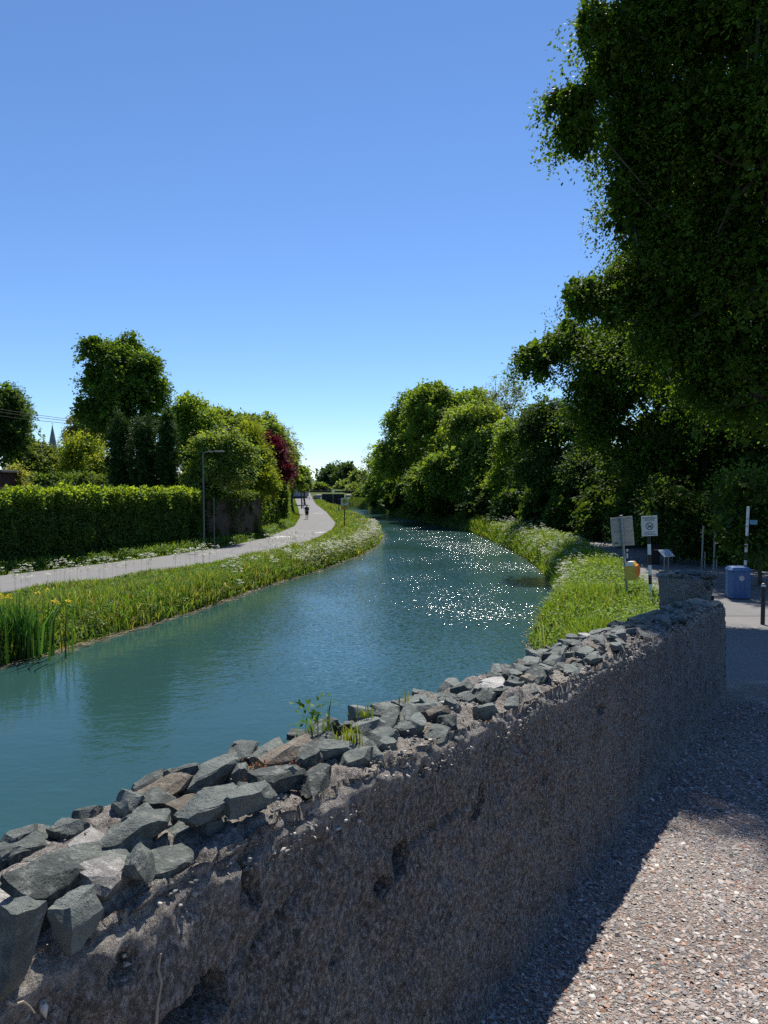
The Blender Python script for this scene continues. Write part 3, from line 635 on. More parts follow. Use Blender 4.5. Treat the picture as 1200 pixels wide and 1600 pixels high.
def tree(name, label, base, lobes, nleaf, leaf, col, seed, trunk_r=.25, per=26, droop=.35, spray=1.0, mat=None, upward=0.0, group=None, cat='tree', fill=.18, lo=-.75, inner=.6, var=.25, limbs=True, aspect=.62, swidth=.45, wispy=False, lump=7):
    rng = np.random.default_rng(seed); base = np.asarray(base, float); lobes = np.asarray(lobes, float)
    root = thing(name, label, cat, tuple(base), 0, group)
    if lump:
        sub = []
        for l in lobes:
            for q in range(lump):
                d = vn(rng.normal(size=3) * np.array([1, 1, .9])); d[2] = abs(d[2]) if rng.random() < .6 else d[2]; r_ = rng.uniform(.36, .56)
                sub.append((*(l[:3] + d * l[3:] * (1.04 - r_ * .8)), *(l[3:] * r_ * rng.uniform(.85, 1.15, 3))))
        trunk_l = lobes; lobes = np.vstack([np.array(sub), np.hstack([lobes[:, :3], lobes[:, 3:] * .86])])
    else: trunk_l = lobes
    wgt = (lobes[:, 3] * lobes[:, 5]) ** .75; wgt = wgt / wgt.sum()
    n = max(8, int(nleaf * (1 - fill)) // per)
    # clump roots on the shells of the lobes
    C = []; O = []
    while sum(map(len, C)) < n:
        k = rng.choice(len(lobes), n * 2, p=wgt); d = vn(rng.normal(size=(n * 2, 3)))
        keep = d[:, 2] > lo; k, d = k[keep], d[keep]
        rad = rng.beta(4.5, 1.2, len(k)) if not wispy else rng.uniform(.1, 1.05, len(k))
        rad = rad * (1 + .16 * vnoise(d * 2.6 + k[:, None] * 3.1, seed))
        p = lobes[k, :3] + d * lobes[k, 3:] * rad[:, None]
        ok = np.ones(len(p), bool)
        for j in range(len(lobes)):
            q = np.linalg.norm((p - lobes[j, :3]) / lobes[j, 3:], axis=1); ok &= ~((q < inner) & (k != j))
        ok &= p[:, 2] > base[2] + .15
        C.append(p[ok]); O.append(d[ok])
    C = np.vstack(C)[:n]; O = np.vstack(O)[:n]
    A = O * np.array([1, 1, .55]) + np.array([0, 0, upward - droop]) + rng.normal(0, .35, O.shape)
    parts = [spray_leaves(rng, C - vn(A) * spray * .35, A, per, spray, spray * swidth, leaf, col, var, aspect=aspect)]
    # larger leaves deep inside keep the crown from being see-through
    nf_ = int(nleaf * fill * .5)
    if nf_:
        k = rng.choice(len(lobes), nf_, p=wgt); d = vn(rng.normal(size=(nf_, 3))); p = lobes[k, :3] + d * lobes[k, 3:] * (rng.random(nf_) ** .4 * .8)[:, None]
        p[:, 2] = np.maximum(p[:, 2], base[2] + .2)
        V, Fc = leaf_quads(p, rng.normal(size=p.shape), rng.normal(size=p.shape), np.full(nf_, leaf * 2.6), np.full(nf_, leaf * 2.0))
        parts.append((V, Fc, np.repeat(LM * np.asarray(col)[None] * rng.uniform(.6, 1.1, (nf_, 1)), 4, 0)))
    V, Fc, cc = join(parts)
    cr = obj('crown', npmesh('crown', V - base, Fc, mat or M_LEAF, cc), root)
    # trunk, limbs to the lobes, branches to some clumps
    mb = MB(); ctr = (lobes[:, :3] * wgt[:, None]).sum(0); top = lobes[np.argmax(lobes[:, 2])][:3]
    fork = base + (ctr - base) * .55; fork[:2] = base[:2] + (ctr - base)[:2] * .25
    bend = rng.normal(0, .25, 3) * np.array([1, 1, 0])
    mb.tube([np.zeros(3) - [0, 0, .3], np.array([0, 0, .25]), (fork - base) * .5 + bend * .4, fork - base], [trunk_r * 1.5, trunk_r * 1.1, trunk_r * .85, trunk_r * .65], 9)
    if limbs:
        for l in trunk_l:
            e = l[:3] - base; s_ = fork - base; md = (s_ + e) / 2 + np.array([0, 0, -.06 * np.linalg.norm(e - s_)]) + rng.normal(0, .15, 3)
            lr = min(trunk_r * .5, .09 * min(l[3], l[5])); mb.tube([s_, md, e, e + (e - md) * .08], [lr, lr * .7, lr * .35, lr * .1], 6, False)
        pick = rng.choice(n, min(n, 520 if leaf < .1 else 160 if leaf < .2 else 50), replace=False)
        for i in pick:
            d = np.linalg.norm((C[i] - lobes[:, :3]) / lobes[:, 3:], axis=1); e = C[i] - base; s_ = trunk_l[np.argmin(np.linalg.norm((C[i] - trunk_l[:, :3]) / trunk_l[:, 3:], axis=1)), :3] - base
            md = (e + s_) / 2 + rng.normal(0, .12, 3) + np.array([0, 0, .1]); mb.tube([s_, md, e], [trunk_r * .14, trunk_r * .09, trunk_r * .03], 4, False)
    mb.build('trunk', M_BARK, root, True)
    return root
GR = 1.3; GL = 0.6
def gb(px, Y, z): return np.array([(px - 600) / F * Y, Y, z])
BEECH = (.040, .076, .012); DARK = (.030, .058, .013); LIME = (.125, .185, .022); GREYG = (.085, .115, .045); MID = (.07, .125, .02)
GRT = 'trees along the towpath on the right'; GML = 'trees on the far bend of the canal'; GLT = 'garden trees behind the left hedge'
# the tall beech that fills the right edge
A_lobes = px_lobes([(1090, -170, 170, 150, 17), (1040, -380, 170, 190, 16), (1230, -330, 190, 200, 17), (1060, 40, 118, 130, 17.5), (1190, 30, 150, 180, 16.5), (1075, 230, 128, 130, 18), (1200, 260, 140, 160, 17), (1060, 400, 112, 110, 19), (1170, 450, 130, 130, 18),
                    (1080, 545, 110, 95, 20), (1200, 620, 110, 110, 18.5), (985, 60, 58, 85, 17.2), (1003, 200, 62, 75, 17.6), (998, 335, 62, 85, 18.3), (935, 50, 32, 50, 16.5), (895, 160, 40, 26, 16.5), (905, 212, 36, 34, 16.7), (962, 130, 40, 60, 17), (905, 470, 32, 34, 19), (955, 475, 40, 55, 19.3)])
tree('beech_tree', 'very tall dark beech tree filling the top right corner, branches over the parapet', (12.4, 19.5, GR), A_lobes, 240000, .094, BEECH, 11, .55, 46, .7, 1.0, swidth=.34, cat='tree', group=GRT, fill=.34)
tree('beech_tree', 'tall beech with a drooping spray of branches, right behind the signs', (18.5, 46, GR), px_lobes([(960, 560, 80, 85, 44), (1060, 590, 100, 100, 44), (1150, 650, 110, 110, 42), (930, 640, 60, 60, 45), (1040, 690, 110, 70, 44), (890, 530, 24, 30, 43), (838, 572, 36, 34, 45), (872, 548, 30, 24, 45), (1180, 540, 90, 90, 43)]), 70000, .22, BEECH, 12, .45, 30, .55, 1.7, group=GRT, fill=.3)
tree('lime_tree', 'round dark green tree under the drooping branch, beside the towpath', (19, 60, GR), px_lobes([(850, 670, 48, 50, 61), (900, 690, 55, 60, 59), (862, 740, 55, 50, 59), (930, 740, 60, 55, 54), (1000, 750, 70, 50, 49)]), 40000, .23, DARK, 13, .35, 26, .4, 1.4, group=GRT)
tree('lime_tree', 'yellow green tree at the left end of the towpath row', (16.5, 74, GR), px_lobes([(805, 705, 32, 48, 73), (815, 755, 35, 38, 72), (840, 720, 32, 42, 72), (790, 750, 28, 30, 74)]), 22000, .27, (.085, .14, .02), 14, .3, 26, .4, 1.5, group=GRT)
tree('willow_tree', 'thin feathery grey green tree standing up behind the far bend trees', (15.5, 92, GR), px_lobes([(790, 640, 30, 45, 90), (775, 620, 22, 30, 91), (808, 612, 22, 28, 90)]), 3800, .26, GREYG, 15, .16, 8, .2, 1.3, group=GML, wispy=True, fill=0, lump=0)
mid = [('broad tall tree with the highest crown on the far bend', (9.5, 96), [(680, 645, 48, 46, 98), (725, 645, 45, 42, 97), (700, 690, 60, 50, 95), (668, 612, 28, 16, 98)], 34000, (.085, .14, .02)),
       ('pale green tree in the middle of the far bend row', (12, 86), [(745, 672, 48, 42, 86), (775, 695, 45, 45, 84), (735, 725, 50, 45, 83), (780, 745, 42, 38, 82)], 30000, (.105, .155, .033)),
       ('dark tree leaning over the water, lower right of the far bend', (9.5, 80), [(700, 745, 40, 36, 82), (745, 765, 40, 30, 80), (665, 760, 35, 30, 86)], 20000, (.075, .125, .022)),
       ('tree with a steep left edge at the left of the far bend row', (4.5, 108), [(632, 672, 30, 45, 106), (622, 720, 38, 45, 104), (655, 715, 38, 45, 102), (645, 640, 30, 25, 106)], 28000, (.08, .135, .022)),
       ('smaller tree at the water beside the far bend, left of the tall ones', (1.5, 122), [(600, 735, 24, 38, 120), (612, 765, 28, 25, 116), (590, 765, 20, 22, 122)], 16000, (.075, .125, .024))]
for i, (lb, b_, ls, nl, c) in enumerate(mid):
    tree('broadleaf_tree', lb, (*b_, GR), px_lobes(ls), nl, .36, c, 30 + i, .3, 26, .35, 1.7, group=GML)
tree('birch_tree', 'thin half bare tree left of the far bend trees, sky showing through', (-1.5, 138, GR), px_lobes([(582, 725, 16, 28, 136), (578, 750, 18, 22, 136)]), 2600, .34, GREYG, 40, .16, 8, .2, 1.5, group=GML, wispy=True, fill=0, lump=0)
far = [('blackish conifer standing leftmost in the far clump beyond the lock', (515, 748, 15, 22, 250), (.02, .045, .018)), ('dark tree in the middle of the far clump beyond the lock', (538, 745, 20, 22, 240), (.03, .055, .02)), ('pale green tree in front of the far clump by the lock', (545, 762, 15, 12, 200), (.09, .13, .045)), ('green tree at the right end of the far clump by the lock', (566, 757, 16, 20, 190), (.065, .10, .03)), ('low dark bush beside the lock gate', (580, 778, 22, 14, 150), (.045, .08, .02)), ('small round bush behind the left end of the lock gates', (500, 766, 8, 5, 188), (.06, .09, .03)), ('low pale bush above the right end of the lock gates', (556, 768, 10, 6, 176), (.08, .115, .04))]
for i, (lb, l, c) in enumerate(far):
    L = px_lobes([l, (l[0] + l[2] * .5, l[1] + l[3] * .4, l[2] * .7, l[3] * .7, l[4])]); tree('distant_tree', lb, (L[0][0], L[0][1], 2.4 if l[4] > 160 else 1.3), L, 5000, .75, c, 50 + i, .3, 16, .2, 2.2, group='trees by the lock', limbs=False)
# left side, behind the hedge
tree('sycamore_tree', 'tallest tree on the left, dark broad crown above the columnar yews', gb(208, 62, GL), px_lobes([(160, 560, 28, 30, 62), (148, 548, 20, 22, 62), (195, 565, 38, 40, 62), (228, 580, 25, 28, 61), (180, 610, 48, 42, 61), (228, 625, 36, 42, 61), (155, 602, 28, 30, 62), (150, 640, 26, 26, 62), (200, 665, 50, 45, 61)]), 34000, .25, (.05, .095, .016), 60, .4, 28, .3, 1.3, group=GLT)
for i, (l, Y, lb) in enumerate([(((188, 706, 19, 62), ), 55, 'dark columnar yew, left one of three below the tall tree'), (((228, 712, 24, 58), ), 54.5, 'dark broad columnar yew in the middle below the tall tree'), (((262, 705, 14, 64), ), 54, 'slim columnar yew with green lit ridges, right of three')]):
    x = l[0]; tree('yew_tree', lb, gb(x[0], Y, GL), px_lobes([(x[0], x[1] + 10, x[2], x[3], Y), (x[0], x[1] - 25, x[2] * .7, x[3] * .7, Y), (x[0], x[1] + 40, x[2] * 1.0, x[3] * .7, Y)]), 14000, .17, (.022, .05, .012), 63 + i, .2, 22, -.2, .9, M_NEEDLE, .9, GLT, aspect=.35, swidth=.25, limbs=False, inner=.4, lump=0)
lt = [('maple_tree', 'yellow green tree left of the columnar yews', (130, 73), [(128, 712, 34, 40, 73), (150, 735, 28, 30, 72), (112, 738, 24, 24, 73)], 12000, (.125, .165, .022), .22),
      ('poplar_tree', 'grey green rounded tree right of the church spire', (120, 95), [(132, 676, 26, 30, 95), (121, 690, 18, 22, 95), (148, 690, 24, 30, 94)], 8000, (.085, .10, .05), .34),
      ('horse_chestnut_tree', 'large dark tree cut by the left edge of the picture', (8, 70), [(2, 650, 36, 50, 70), (18, 640, 28, 34, 69), (25, 672, 26, 34, 69), (-25, 670, 40, 60, 70), (5, 700, 34, 34, 69)], 18000, (.036, .07, .018), .26),
      ('apple_tree', 'loose mid green tree just left of the church spire', (58, 78), [(52, 712, 30, 28, 78), (68, 730, 26, 26, 77), (35, 735, 22, 20, 78)], 10000, (.07, .10, .03), .28),
      ('spruce_tree', 'dark green tree below the church spire', (92, 82), [(92, 730, 22, 30, 82), (105, 745, 20, 22, 80)], 8000, (.045, .075, .025), .28),
      ('golden_shrub', 'small golden bush next to the red timber shed', (25, 48), [(24, 742, 11, 12, 48), (22, 758, 14, 10, 48)], 3500, (.15, .17, .04), .16),
      ('laurel_shrub', 'low dark shrub behind the garden wall on the left', (62, 66), [(50, 757, 34, 14, 66), (85, 755, 28, 15, 66)], 6000, (.045, .08, .02), .24),
      ('laurel_shrub', 'dark shrub filling the foot of the yellow green tree', (140, 64), [(125, 758, 30, 16, 64), (150, 756, 24, 18, 63)], 6000, (.05, .085, .02), .24),
      ('laurel_shrub', 'dark shrub between the columnar yews and the hedge end', (300, 56), [(285, 765, 24, 18, 56), (320, 768, 28, 22, 55)], 7000, (.045, .085, .02), .2),
      ('ash_tree', 'light green upright tree right of the columnar yews', (300, 60), [(300, 645, 22, 28, 60), (285, 670, 26, 34, 60), (315, 665, 26, 40, 60), (300, 710, 34, 40, 59)], 20000, (.105, .165, .022), .22),
      ('hazel_tree', 'bushy light green tree behind the grey lamp post', (335, 54), [(335, 700, 34, 36, 55), (370, 710, 30, 34, 55), (352, 740, 38, 30, 54), (310, 745, 26, 26, 54)], 19000, (.10, .15, .035), .2),
      ('cypress_tree', 'golden tipped conifer with feathery slanting sprays', (400, 62), [(402, 735, 24, 36, 62), (395, 705, 20, 34, 63), (412, 760, 22, 26, 61), (385, 680, 16, 22, 64)], 15000, (.10, .14, .018), .2),
      ('elm_tree', 'tall light green tree above the golden conifer', (372, 75), [(365, 665, 26, 26, 76), (385, 675, 28, 26, 75), (352, 690, 24, 30, 75), (340, 660, 16, 22, 76)], 14000, (.10, .15, .028), .28),
      ('lime_tree', 'pale green tree rising behind the copper red tree', (420, 84), [(415, 680, 26, 30, 84), (435, 700, 22, 30, 84), (400, 690, 20, 30, 84)], 11000, (.10, .15, .035), .3),
      ('copper_plum_tree', 'dark copper red tree among the green garden trees', (428, 74), [(428, 712, 18, 28, 73), (436, 735, 18, 22, 72), (418, 700, 12, 18, 73)], 9000, (.075, .014, .02), .22),
      ('willow_tree', 'half bare feathery tree right of the copper red tree', (445, 92), [(443, 690, 18, 28, 92), (455, 705, 14, 22, 92)], 1800, (.09, .115, .05), .3),
      ('broadleaf_tree', 'bright green tree sloping down to the path end on the left', (458, 98), [(452, 732, 18, 26, 98), (466, 745, 12, 20, 100), (445, 755, 18, 18, 96)], 9000, (.095, .145, .025), .32),
      ('distant_tree', 'last small green tree where the left path disappears', (476, 135), [(474, 748, 9, 16, 135), (478, 758, 6, 10, 135)], 3500, (.075, .115, .03), .42)]
for i, (nm, lb, (bx_, Y), ls, nl, c, lf) in enumerate(lt):
    cop = 'copper' in nm; con = nm in ('cypress_tree', 'spruce_tree', 'poplar_tree'); wy = 'half bare' in lb
    tree(nm, lb, gb(bx_, Y, GL), px_lobes(ls), nl, lf, c, 80 + i, .2, 8 if wy else 24, .3 if not con else 0, 1.2, M_COPPER if cop else M_LEAF, .5 if con or cop else 0, GLT, aspect=.4 if con else .62, wispy=wy, fill=0 if wy else .18, lump=0 if wy else 6)
# undergrowth along the right bank, at the foot of the trees
BK = [((1130, 700, 120, 70, 48), 'broad dark tree filling the gap behind the bin'), ((1230, 740, 120, 90, 40), 'dense dark tree at the right edge beyond the bin'), ((1020, 745, 90, 55, 56), 'dark tree deep behind the no dogs sign')]
for i, (l, lb) in enumerate(BK):
    L = px_lobes([l, (l[0] - l[2] * .5, l[1] + 30, l[2] * .6, l[3] * .7, l[4] + 1), (l[0] + l[2] * .5, l[1] + 30, l[2] * .6, l[3] * .7, l[4] - 1)]); tree('broadleaf_tree', lb, (L[0][0], L[0][1], GR), L, 16000, .26, DARK, 110 + i, .25, 24, .3, 1.4, group=GRT, fill=.4)
tree('beech_tree', 'tall dark beech standing right behind the tallest beech', (22, 37, GR), px_lobes([(1260, 150, 200, 240, 37), (1180, 420, 160, 170, 37), (1290, 480, 180, 190, 36), (1120, 300, 110, 130, 38)]), 45000, .22, BEECH, 16, .5, 30, .5, 1.5, group=GRT)
und = [(1190, 800, 60, 95, 27, (.04, .075, .014)), (1120, 820, 50, 60, 34, (.03, .06, .013)), (1055, 800, 48, 62, 34.5, (.03, .058, .012)), (1000, 800, 45, 55, 43, (.032, .06, .013)), (945, 800, 40, 45, 48, (.034, .065, .014)), (895, 795, 38, 42, 54, (.034, .066, .014)), (850, 792, 34, 36, 61, (.036, .068, .014)), (805, 790, 34, 34, 68, (.034, .065, .014)), (762, 788, 34, 30, 76, (.034, .065, .015)), (715, 785, 34, 30, 84, (.034, .065, .015)), (670, 782, 34, 28, 94, (.033, .062, .014)), (632, 780, 26, 24, 108, (.035, .065, .016)), (604, 782, 20, 18, 124, (.04, .07, .02))]
plc = ['at the right edge behind the blue bin', 'behind the two bare steel poles', 'behind the information lectern', 'behind the prohibition sign', 'right behind the sign seen from its back', 'where the towpath curves out of sight', 'at the narrow end of the sunny towpath', 'first beside the water past the towpath', 'second along the shaded water', 'third along the shaded water', 'fourth along the shaded water below the tallest crown', 'fifth along the shaded water near the bend', 'at the far end of the shaded water']
for i, (px, py, rx, ry, Y, c) in enumerate(und):
    L = px_lobes([(px, py, rx, ry, Y), (px - rx * .5, py + ry * .4, rx * .7, ry * .6, Y - .5), (px + rx * .5, py + ry * .45, rx * .7, ry * .6, Y + .5)])
    tree('shrub', 'dark leafy shrub ' + plc[i], (L[0][0], Y, GR), L, 9000 if Y < 60 else 5000, .0045 * Y if Y > 40 else .15, c, 120 + i, .07, 20, .3, .9, cat='shrub', group='shrubs at the foot of the trees', limbs=False, fill=.3, inner=.3)

rg = np.random.default_rng(909); n = 900; Yd = rg.uniform(520, 760, n); Xd = rg.uniform(-700, 700, n); Cd = np.stack([Xd, Yd, 2.3 + rg.random(n) * (7 + 4 * vnoise(np.stack([Xd * .02, Yd * .02, Xd * 0], -1), 4))], -1)
Wd = spray_leaves(rg, Cd, rg.normal(size=(n, 3)) * np.array([1, 1, .3]), 14, 9, 6, 3.4, (.06, .085, .04), .2)
obj('distant_woods', npmesh('distant_woods', *Wd[:2], M_LEAF, Wd[2]), label='low far off belt of woods along the horizon', cat='woods', kind='stuff')
# ------------------------------------------------------------------ hedges on the left
def hedge(name, label, A0, A1, h0, h1, thick, nleaf, leaf, col, seed, topcol=None, lo=0.0, dens=None):
    rng = np.random.default_rng(seed); A0 = np.array(A0); A1 = np.array(A1); d = A1 - A0; Ln = np.linalg.norm(d); d /= Ln; nrm = np.array([d[1], -d[0]])   # towards the path
    root = thing(name, label, 'hedge', (A0[0], A0[1], GL), 0, 'hedges along the left path')
    base = np.array([A0[0], A0[1], GL])
    area = (Ln * (h0 + h1) / 2, Ln * thick, thick * h1, thick * h0); pr = np.array(area) / sum(area)
    face = rng.choice(4, nleaf, p=pr); u = rng.random(nleaf); v = rng.random(nleaf)
    hh = h0 + (h1 - h0) * u
    sx = np.where(face < 2, u * Ln, np.where(face == 2, Ln, 0)); tx = np.where(face == 0, 0, np.where(face == 1, v * thick, u * thick)); zx = np.where(face == 0, lo + v ** .9 * (hh - lo), np.where(face == 1, hh, lo + v * (np.where(face == 2, h1, h0) - lo)))
    pn = np.stack([sx * .9, tx, zx * .9], -1)
    bul = .42 * fbm(pn * 1.3, 3, seed) + .14 * fbm(pn * 3.5, 2, seed + 5) + rng.normal(0, .07, nleaf)
    out_t = np.where(face == 0, -bul, 0); out_z = np.where(face == 1, bul * .8 + np.abs(rng.normal(0, .07, nleaf)), 0); out_s = np.where(face == 2, bul, np.where(face == 3, -bul, 0))
    # the front edge of the top is rounded
    rnd = np.clip(1 - tx / .35, 0, 1) ** 2 * .18 * (face == 1)
    P = base + np.stack([d[0] * (sx + out_s) - nrm[0] * (tx + out_t), d[1] * (sx + out_s) - nrm[1] * (tx + out_t), zx + out_z - rnd], -1)
    if dens is not None:
        keep = rng.random(nleaf) < dens(sx / Ln, zx / np.maximum(hh, .1)); P, face, zx, hh = P[keep], face[keep], zx[keep], hh[keep]
    m = len(P); on = np.where((face == 0)[:, None], np.array([nrm[0], nrm[1], .5]), np.where((face == 1)[:, None], np.array([0, 0, 1.]), np.array([d[0], d[1], .4])))
    V, Fc = leaf_quads(P, rng.normal(size=(m, 3)) + np.array([0, 0, -.3]) + on * .3, on + rng.normal(0, .5, (m, 3)), leaf * rng.uniform(.6, 1.3, m), leaf * rng.uniform(.5, 1.0, m))
    new = (np.clip((zx / hh - .72) / .28, 0, 1) * .8 * (rng.random(m) < .75))[:, None]  # young growth at the top, its colour also brightened to paint in sunlight
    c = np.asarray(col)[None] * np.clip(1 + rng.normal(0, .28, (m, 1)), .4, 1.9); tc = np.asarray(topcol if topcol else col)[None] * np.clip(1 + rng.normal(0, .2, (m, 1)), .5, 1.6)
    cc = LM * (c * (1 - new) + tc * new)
    obj('foliage', npmesh('foliage', V - base, Fc, M_LEAF, np.repeat(cc, 4, 0)), root)
    mb = MB(); hm = min(h0, h1) - .35; ctr = d * Ln / 2 - nrm * thick / 2
    mb.box((ctr[0], ctr[1], hm / 2), (Ln - .3, thick - .45, hm), Matrix.Rotation(math.atan2(d[1], d[0]), 3, 'Z')); mb.build('twigs', M_CORE, root)
    return root
def zb(px, py): return onz(px, py, GL)[:2]
def hh(px, top, p): return at(px, top, p[1])[2] - GL
h_a, h_b = zb(-45, 897), zb(88, 884); h_c, h_d = zb(100, 884), zb(316, 853)
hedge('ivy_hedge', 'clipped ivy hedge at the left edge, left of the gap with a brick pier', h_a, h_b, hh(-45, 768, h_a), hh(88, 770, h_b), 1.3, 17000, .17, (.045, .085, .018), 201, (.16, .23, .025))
hedge('ivy_hedge', 'long clipped ivy hedge with a bright green top coloured as sunlit in the middle of the left side', h_c, h_d, hh(100, 767, h_c), hh(316, 768, h_d), 1.4, 31000, .19, (.045, .085, .018), 202, (.16, .23, .025))
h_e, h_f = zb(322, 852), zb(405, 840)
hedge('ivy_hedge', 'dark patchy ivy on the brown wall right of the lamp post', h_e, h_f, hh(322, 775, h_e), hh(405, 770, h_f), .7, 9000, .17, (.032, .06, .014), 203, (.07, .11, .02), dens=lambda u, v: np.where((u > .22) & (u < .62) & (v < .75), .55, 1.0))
h_g, h_h = zb(402, 836), zb(432, 824)
hedge('orange_tipped_hedge', 'rounded hedge with orange brown young leaves near the walker', h_g, h_h, hh(402, 762, h_g), hh(432, 752, h_h), 2.4, 12000, .22, (.06, .10, .018), 204, (.22, .17, .03))
h_i, h_j = np.array([-10.6, 78.]), np.array([-14.2, 104.])
hedge('green_hedge', 'tall rough green hedge running on towards the utility pole', h_i, h_j, 4.6, 4.4, 2.0, 13000, .3, (.06, .10, .02), 205, (.10, .15, .025))
h_k, h_l = np.array([-14.6, 108.]), np.array([-24., 175.])
hedge('green_hedge', 'far low hedge on the left beyond the utility pole', h_k, h_l, 3.2, 3.0, 2.0, 7000, .45, (.06, .10, .022), 206, (.09, .13, .03))

# ------------------------------------------------------------------ grass and weeds (nobody could count them)
def blades(rng, P, h, wd, col, var=.3, lean=.35, tipc=1.25):
    n = len(P); a = rng.uniform(0, 6.283, n); ln = np.abs(rng.normal(0, lean, n)); dr = np.stack([np.cos(a), np.sin(a), np.zeros(n)], -1)
    b = rng.uniform(0, 6.283, n); sd = np.stack([np.cos(b), np.sin(b), np.zeros(n)], -1) * (wd / 2)[:, None]
    m = P + dr * (ln * h * .25)[:, None] + np.array([0, 0, 1.]) * (h * .6)[:, None]; t = P + dr * (ln * h)[:, None] + np.array([0, 0, 1.]) * (h * (1 - .35 * ln ** 2))[:, None]
    V = np.stack([P - sd, P + sd, m + sd * .8, m - sd * .8, t], 1).reshape(-1, 3)
    i = np.arange(n)[:, None] * 5; Fc = np.stack([i + np.array([0, 1, 2]), i + np.array([0, 2, 3]), i + np.array([3, 2, 4])], 1).reshape(-1, 3)
    c = np.asarray(col) if np.ndim(col) == 2 else np.asarray(col)[None]
    cc = LG * c * np.clip(1 + rng.normal(0, var, (n, 1)), .4, 1.9) * (1 + rng.normal(0, .12, (n, 1)) * np.array([1, 0, -.6]))
    k = np.array([.9, .9, 1, 1, tipc])
    return V, Fc, (cc[:, None, :] * k[None, :, None]).reshape(-1, 3)
def terr_left(X, Y): d = Lx(Y) - X; z = land_l(Y); return np.where(d < 2, z * np.interp(d, [0, .25, .5, 1.0, 2.0], [-.1, .45, .7, .93, 1]), z)
def terr_right(X, Y):
    d = X - Rx(Y); z = land_r(Y); b = z * np.interp(d, [0, .25, .5, 1.2, 2.2], [-.1, .4, .6, .9, 1.0])
    e = ramp_edge(Y); k = np.clip((X - (e - 1.3)) / 1.3, 0, 1); return np.where((Y < 20.9) & (X > e - 1.3), np.maximum(b, z + (ramp_z(Y) - z) * k), b)
def ydist(rng, n, y0, y1, g=2.0):       # denser near the camera, as 1/Y^g
    u = rng.random(n); a = 1 - g; return (y0 ** a + u * (y1 ** a - y0 ** a)) ** (1 / a)
rng = np.random.default_rng(77)
# left bank between path and water
n = 78000; Y = ydist(rng, n, 17, 150, 1.7); a, b_ = PL(Y) + .05, Lx(Y) + .12; u = rng.random(n); X = a + (b_ - a) * u
patch = fbm(np.stack([X * .5, Y * .5, X * 0], -1), 3, 8); h = (.32 + .42 * patch + rng.random(n) * .26) * np.interp(u, [0, .12, .4, 1], [.35, .75, 1.1, 1.15]); h = np.maximum(h, .08)
c = np.array([(.085, .155, .022)]) * np.ones((n, 1)); pale = rng.random(n) < .18 + .25 * (patch > .2); c[pale] = (.155, .185, .065); c[rng.random(n) < .05] = (.24, .20, .11)
P = np.stack([X, Y, terr_left(X, Y) - .03], -1)
V, Fc, cc = blades(rng, P, h, .018 + .00095 * Y * rng.uniform(.5, 1.3, n), c, .32, .55)
obj('bank_grass', npmesh('bank_grass', V, Fc, M_GRASS, cc), label='long green grass on the left bank between path and water', cat='grass', kind='stuff')
# docks, nettles and other broad leaves among the grass of the left bank
def weeds(rng, X, Y, zf, per, hgt, leaf, col, var=.3):
    n = len(X); C = np.repeat(np.stack([X, Y, zf(X, Y)], -1), per, 0); m = len(C); hq = np.repeat(hgt * rng.uniform(.5, 1.3, n), per)
    P = C + np.stack([rng.normal(0, .13, m), rng.normal(0, .13, m), rng.random(m) ** .8 * hq], -1)
    a = rng.uniform(0, 6.283, m); D = np.stack([np.cos(a), np.sin(a), rng.normal(.15, .4, m)], -1)
    L = np.repeat(leaf if np.ndim(leaf) else np.full(n, leaf), per) * rng.uniform(.6, 1.3, m)
    V, Fc = leaf_quads(P, D, np.array([0, 0, 1.]) + rng.normal(0, .4, (m, 3)), L, L * .5)
    c = np.repeat(LG * np.asarray(col)[None] * np.clip(1 + rng.normal(0, var, (n, 1)), .5, 1.7), per, 0) * np.clip(1 + rng.normal(0, .2, (m, 1)), .5, 1.6)
    return V, Fc, np.repeat(c, 4, 0)
n = 3200; Y = ydist(rng, n, 18, 110, 1.6); u = rng.uniform(.35, 1.0, n); X = PL(Y) + (Lx(Y) - PL(Y)) * u
W1 = weeds(rng, X, Y, terr_left, 12, .42, .06 + Y * .0022, (.075, .125, .03))
n = 600; Y = ydist(rng, n, 40, 80, 1.2); X = Lx(Y) - np.abs(rng.normal(0, .9, n)) - .1
W2 = weeds(rng, X, Y, terr_left, 14, .6, .06 + Y * .0022, (.15, .18, .10))
V, Fc, cc = join([W1, W2]); obj('bank_weeds', npmesh('bank_weeds', V, Fc, M_GRASS, cc), label='broad leaved weeds mixed into the left bank grass', cat='weeds', kind='stuff')
# right bank
n = 44000; Y = ydist(rng, n, 14.5, 75, 1.5); a = Rx(Y) - .1; b_ = np.where(Y < 21, ramp_edge(Y) - .15, RP(Y) - .05); u = rng.random(n); X = a + (b_ - a) * u
patch = fbm(np.stack([X * .6, Y * .6, X * 0], -1), 3, 18); h = np.maximum((.38 + .5 * patch + rng.random(n) * .25) * np.interp(u, [0, .6, .9, 1], [1.1, 1.1, .8, .4]), .08)
c = np.array([(.095, .165, .022)]) * np.ones((n, 1)); c[rng.random(n) < .25] = (.16, .21, .05); c[rng.random(n) < .04] = (.25, .22, .12)
V, Fc, cc = blades(rng, np.stack([X, Y, terr_right(X, Y) - .03], -1), h, .02 + .0008 * Y * rng.uniform(.5, 1.3, n), c)
n = 3800; Y = ydist(rng, n, 14.5, 60, 1.5); a = Rx(Y); b_ = np.where(Y < 21, ramp_edge(Y) - .3, RP(Y) - .2); X = a + (b_ - a) * rng.random(n)
W = weeds(rng, X, Y, terr_right, 13, .55, .05 + Y * .0022, (.10, .165, .028)); 
obj('bank_grass', npmesh('bank_grass', V, Fc, M_GRASS, cc), label='lush sunlit grass on the right bank behind the parapet', cat='grass', kind='stuff')
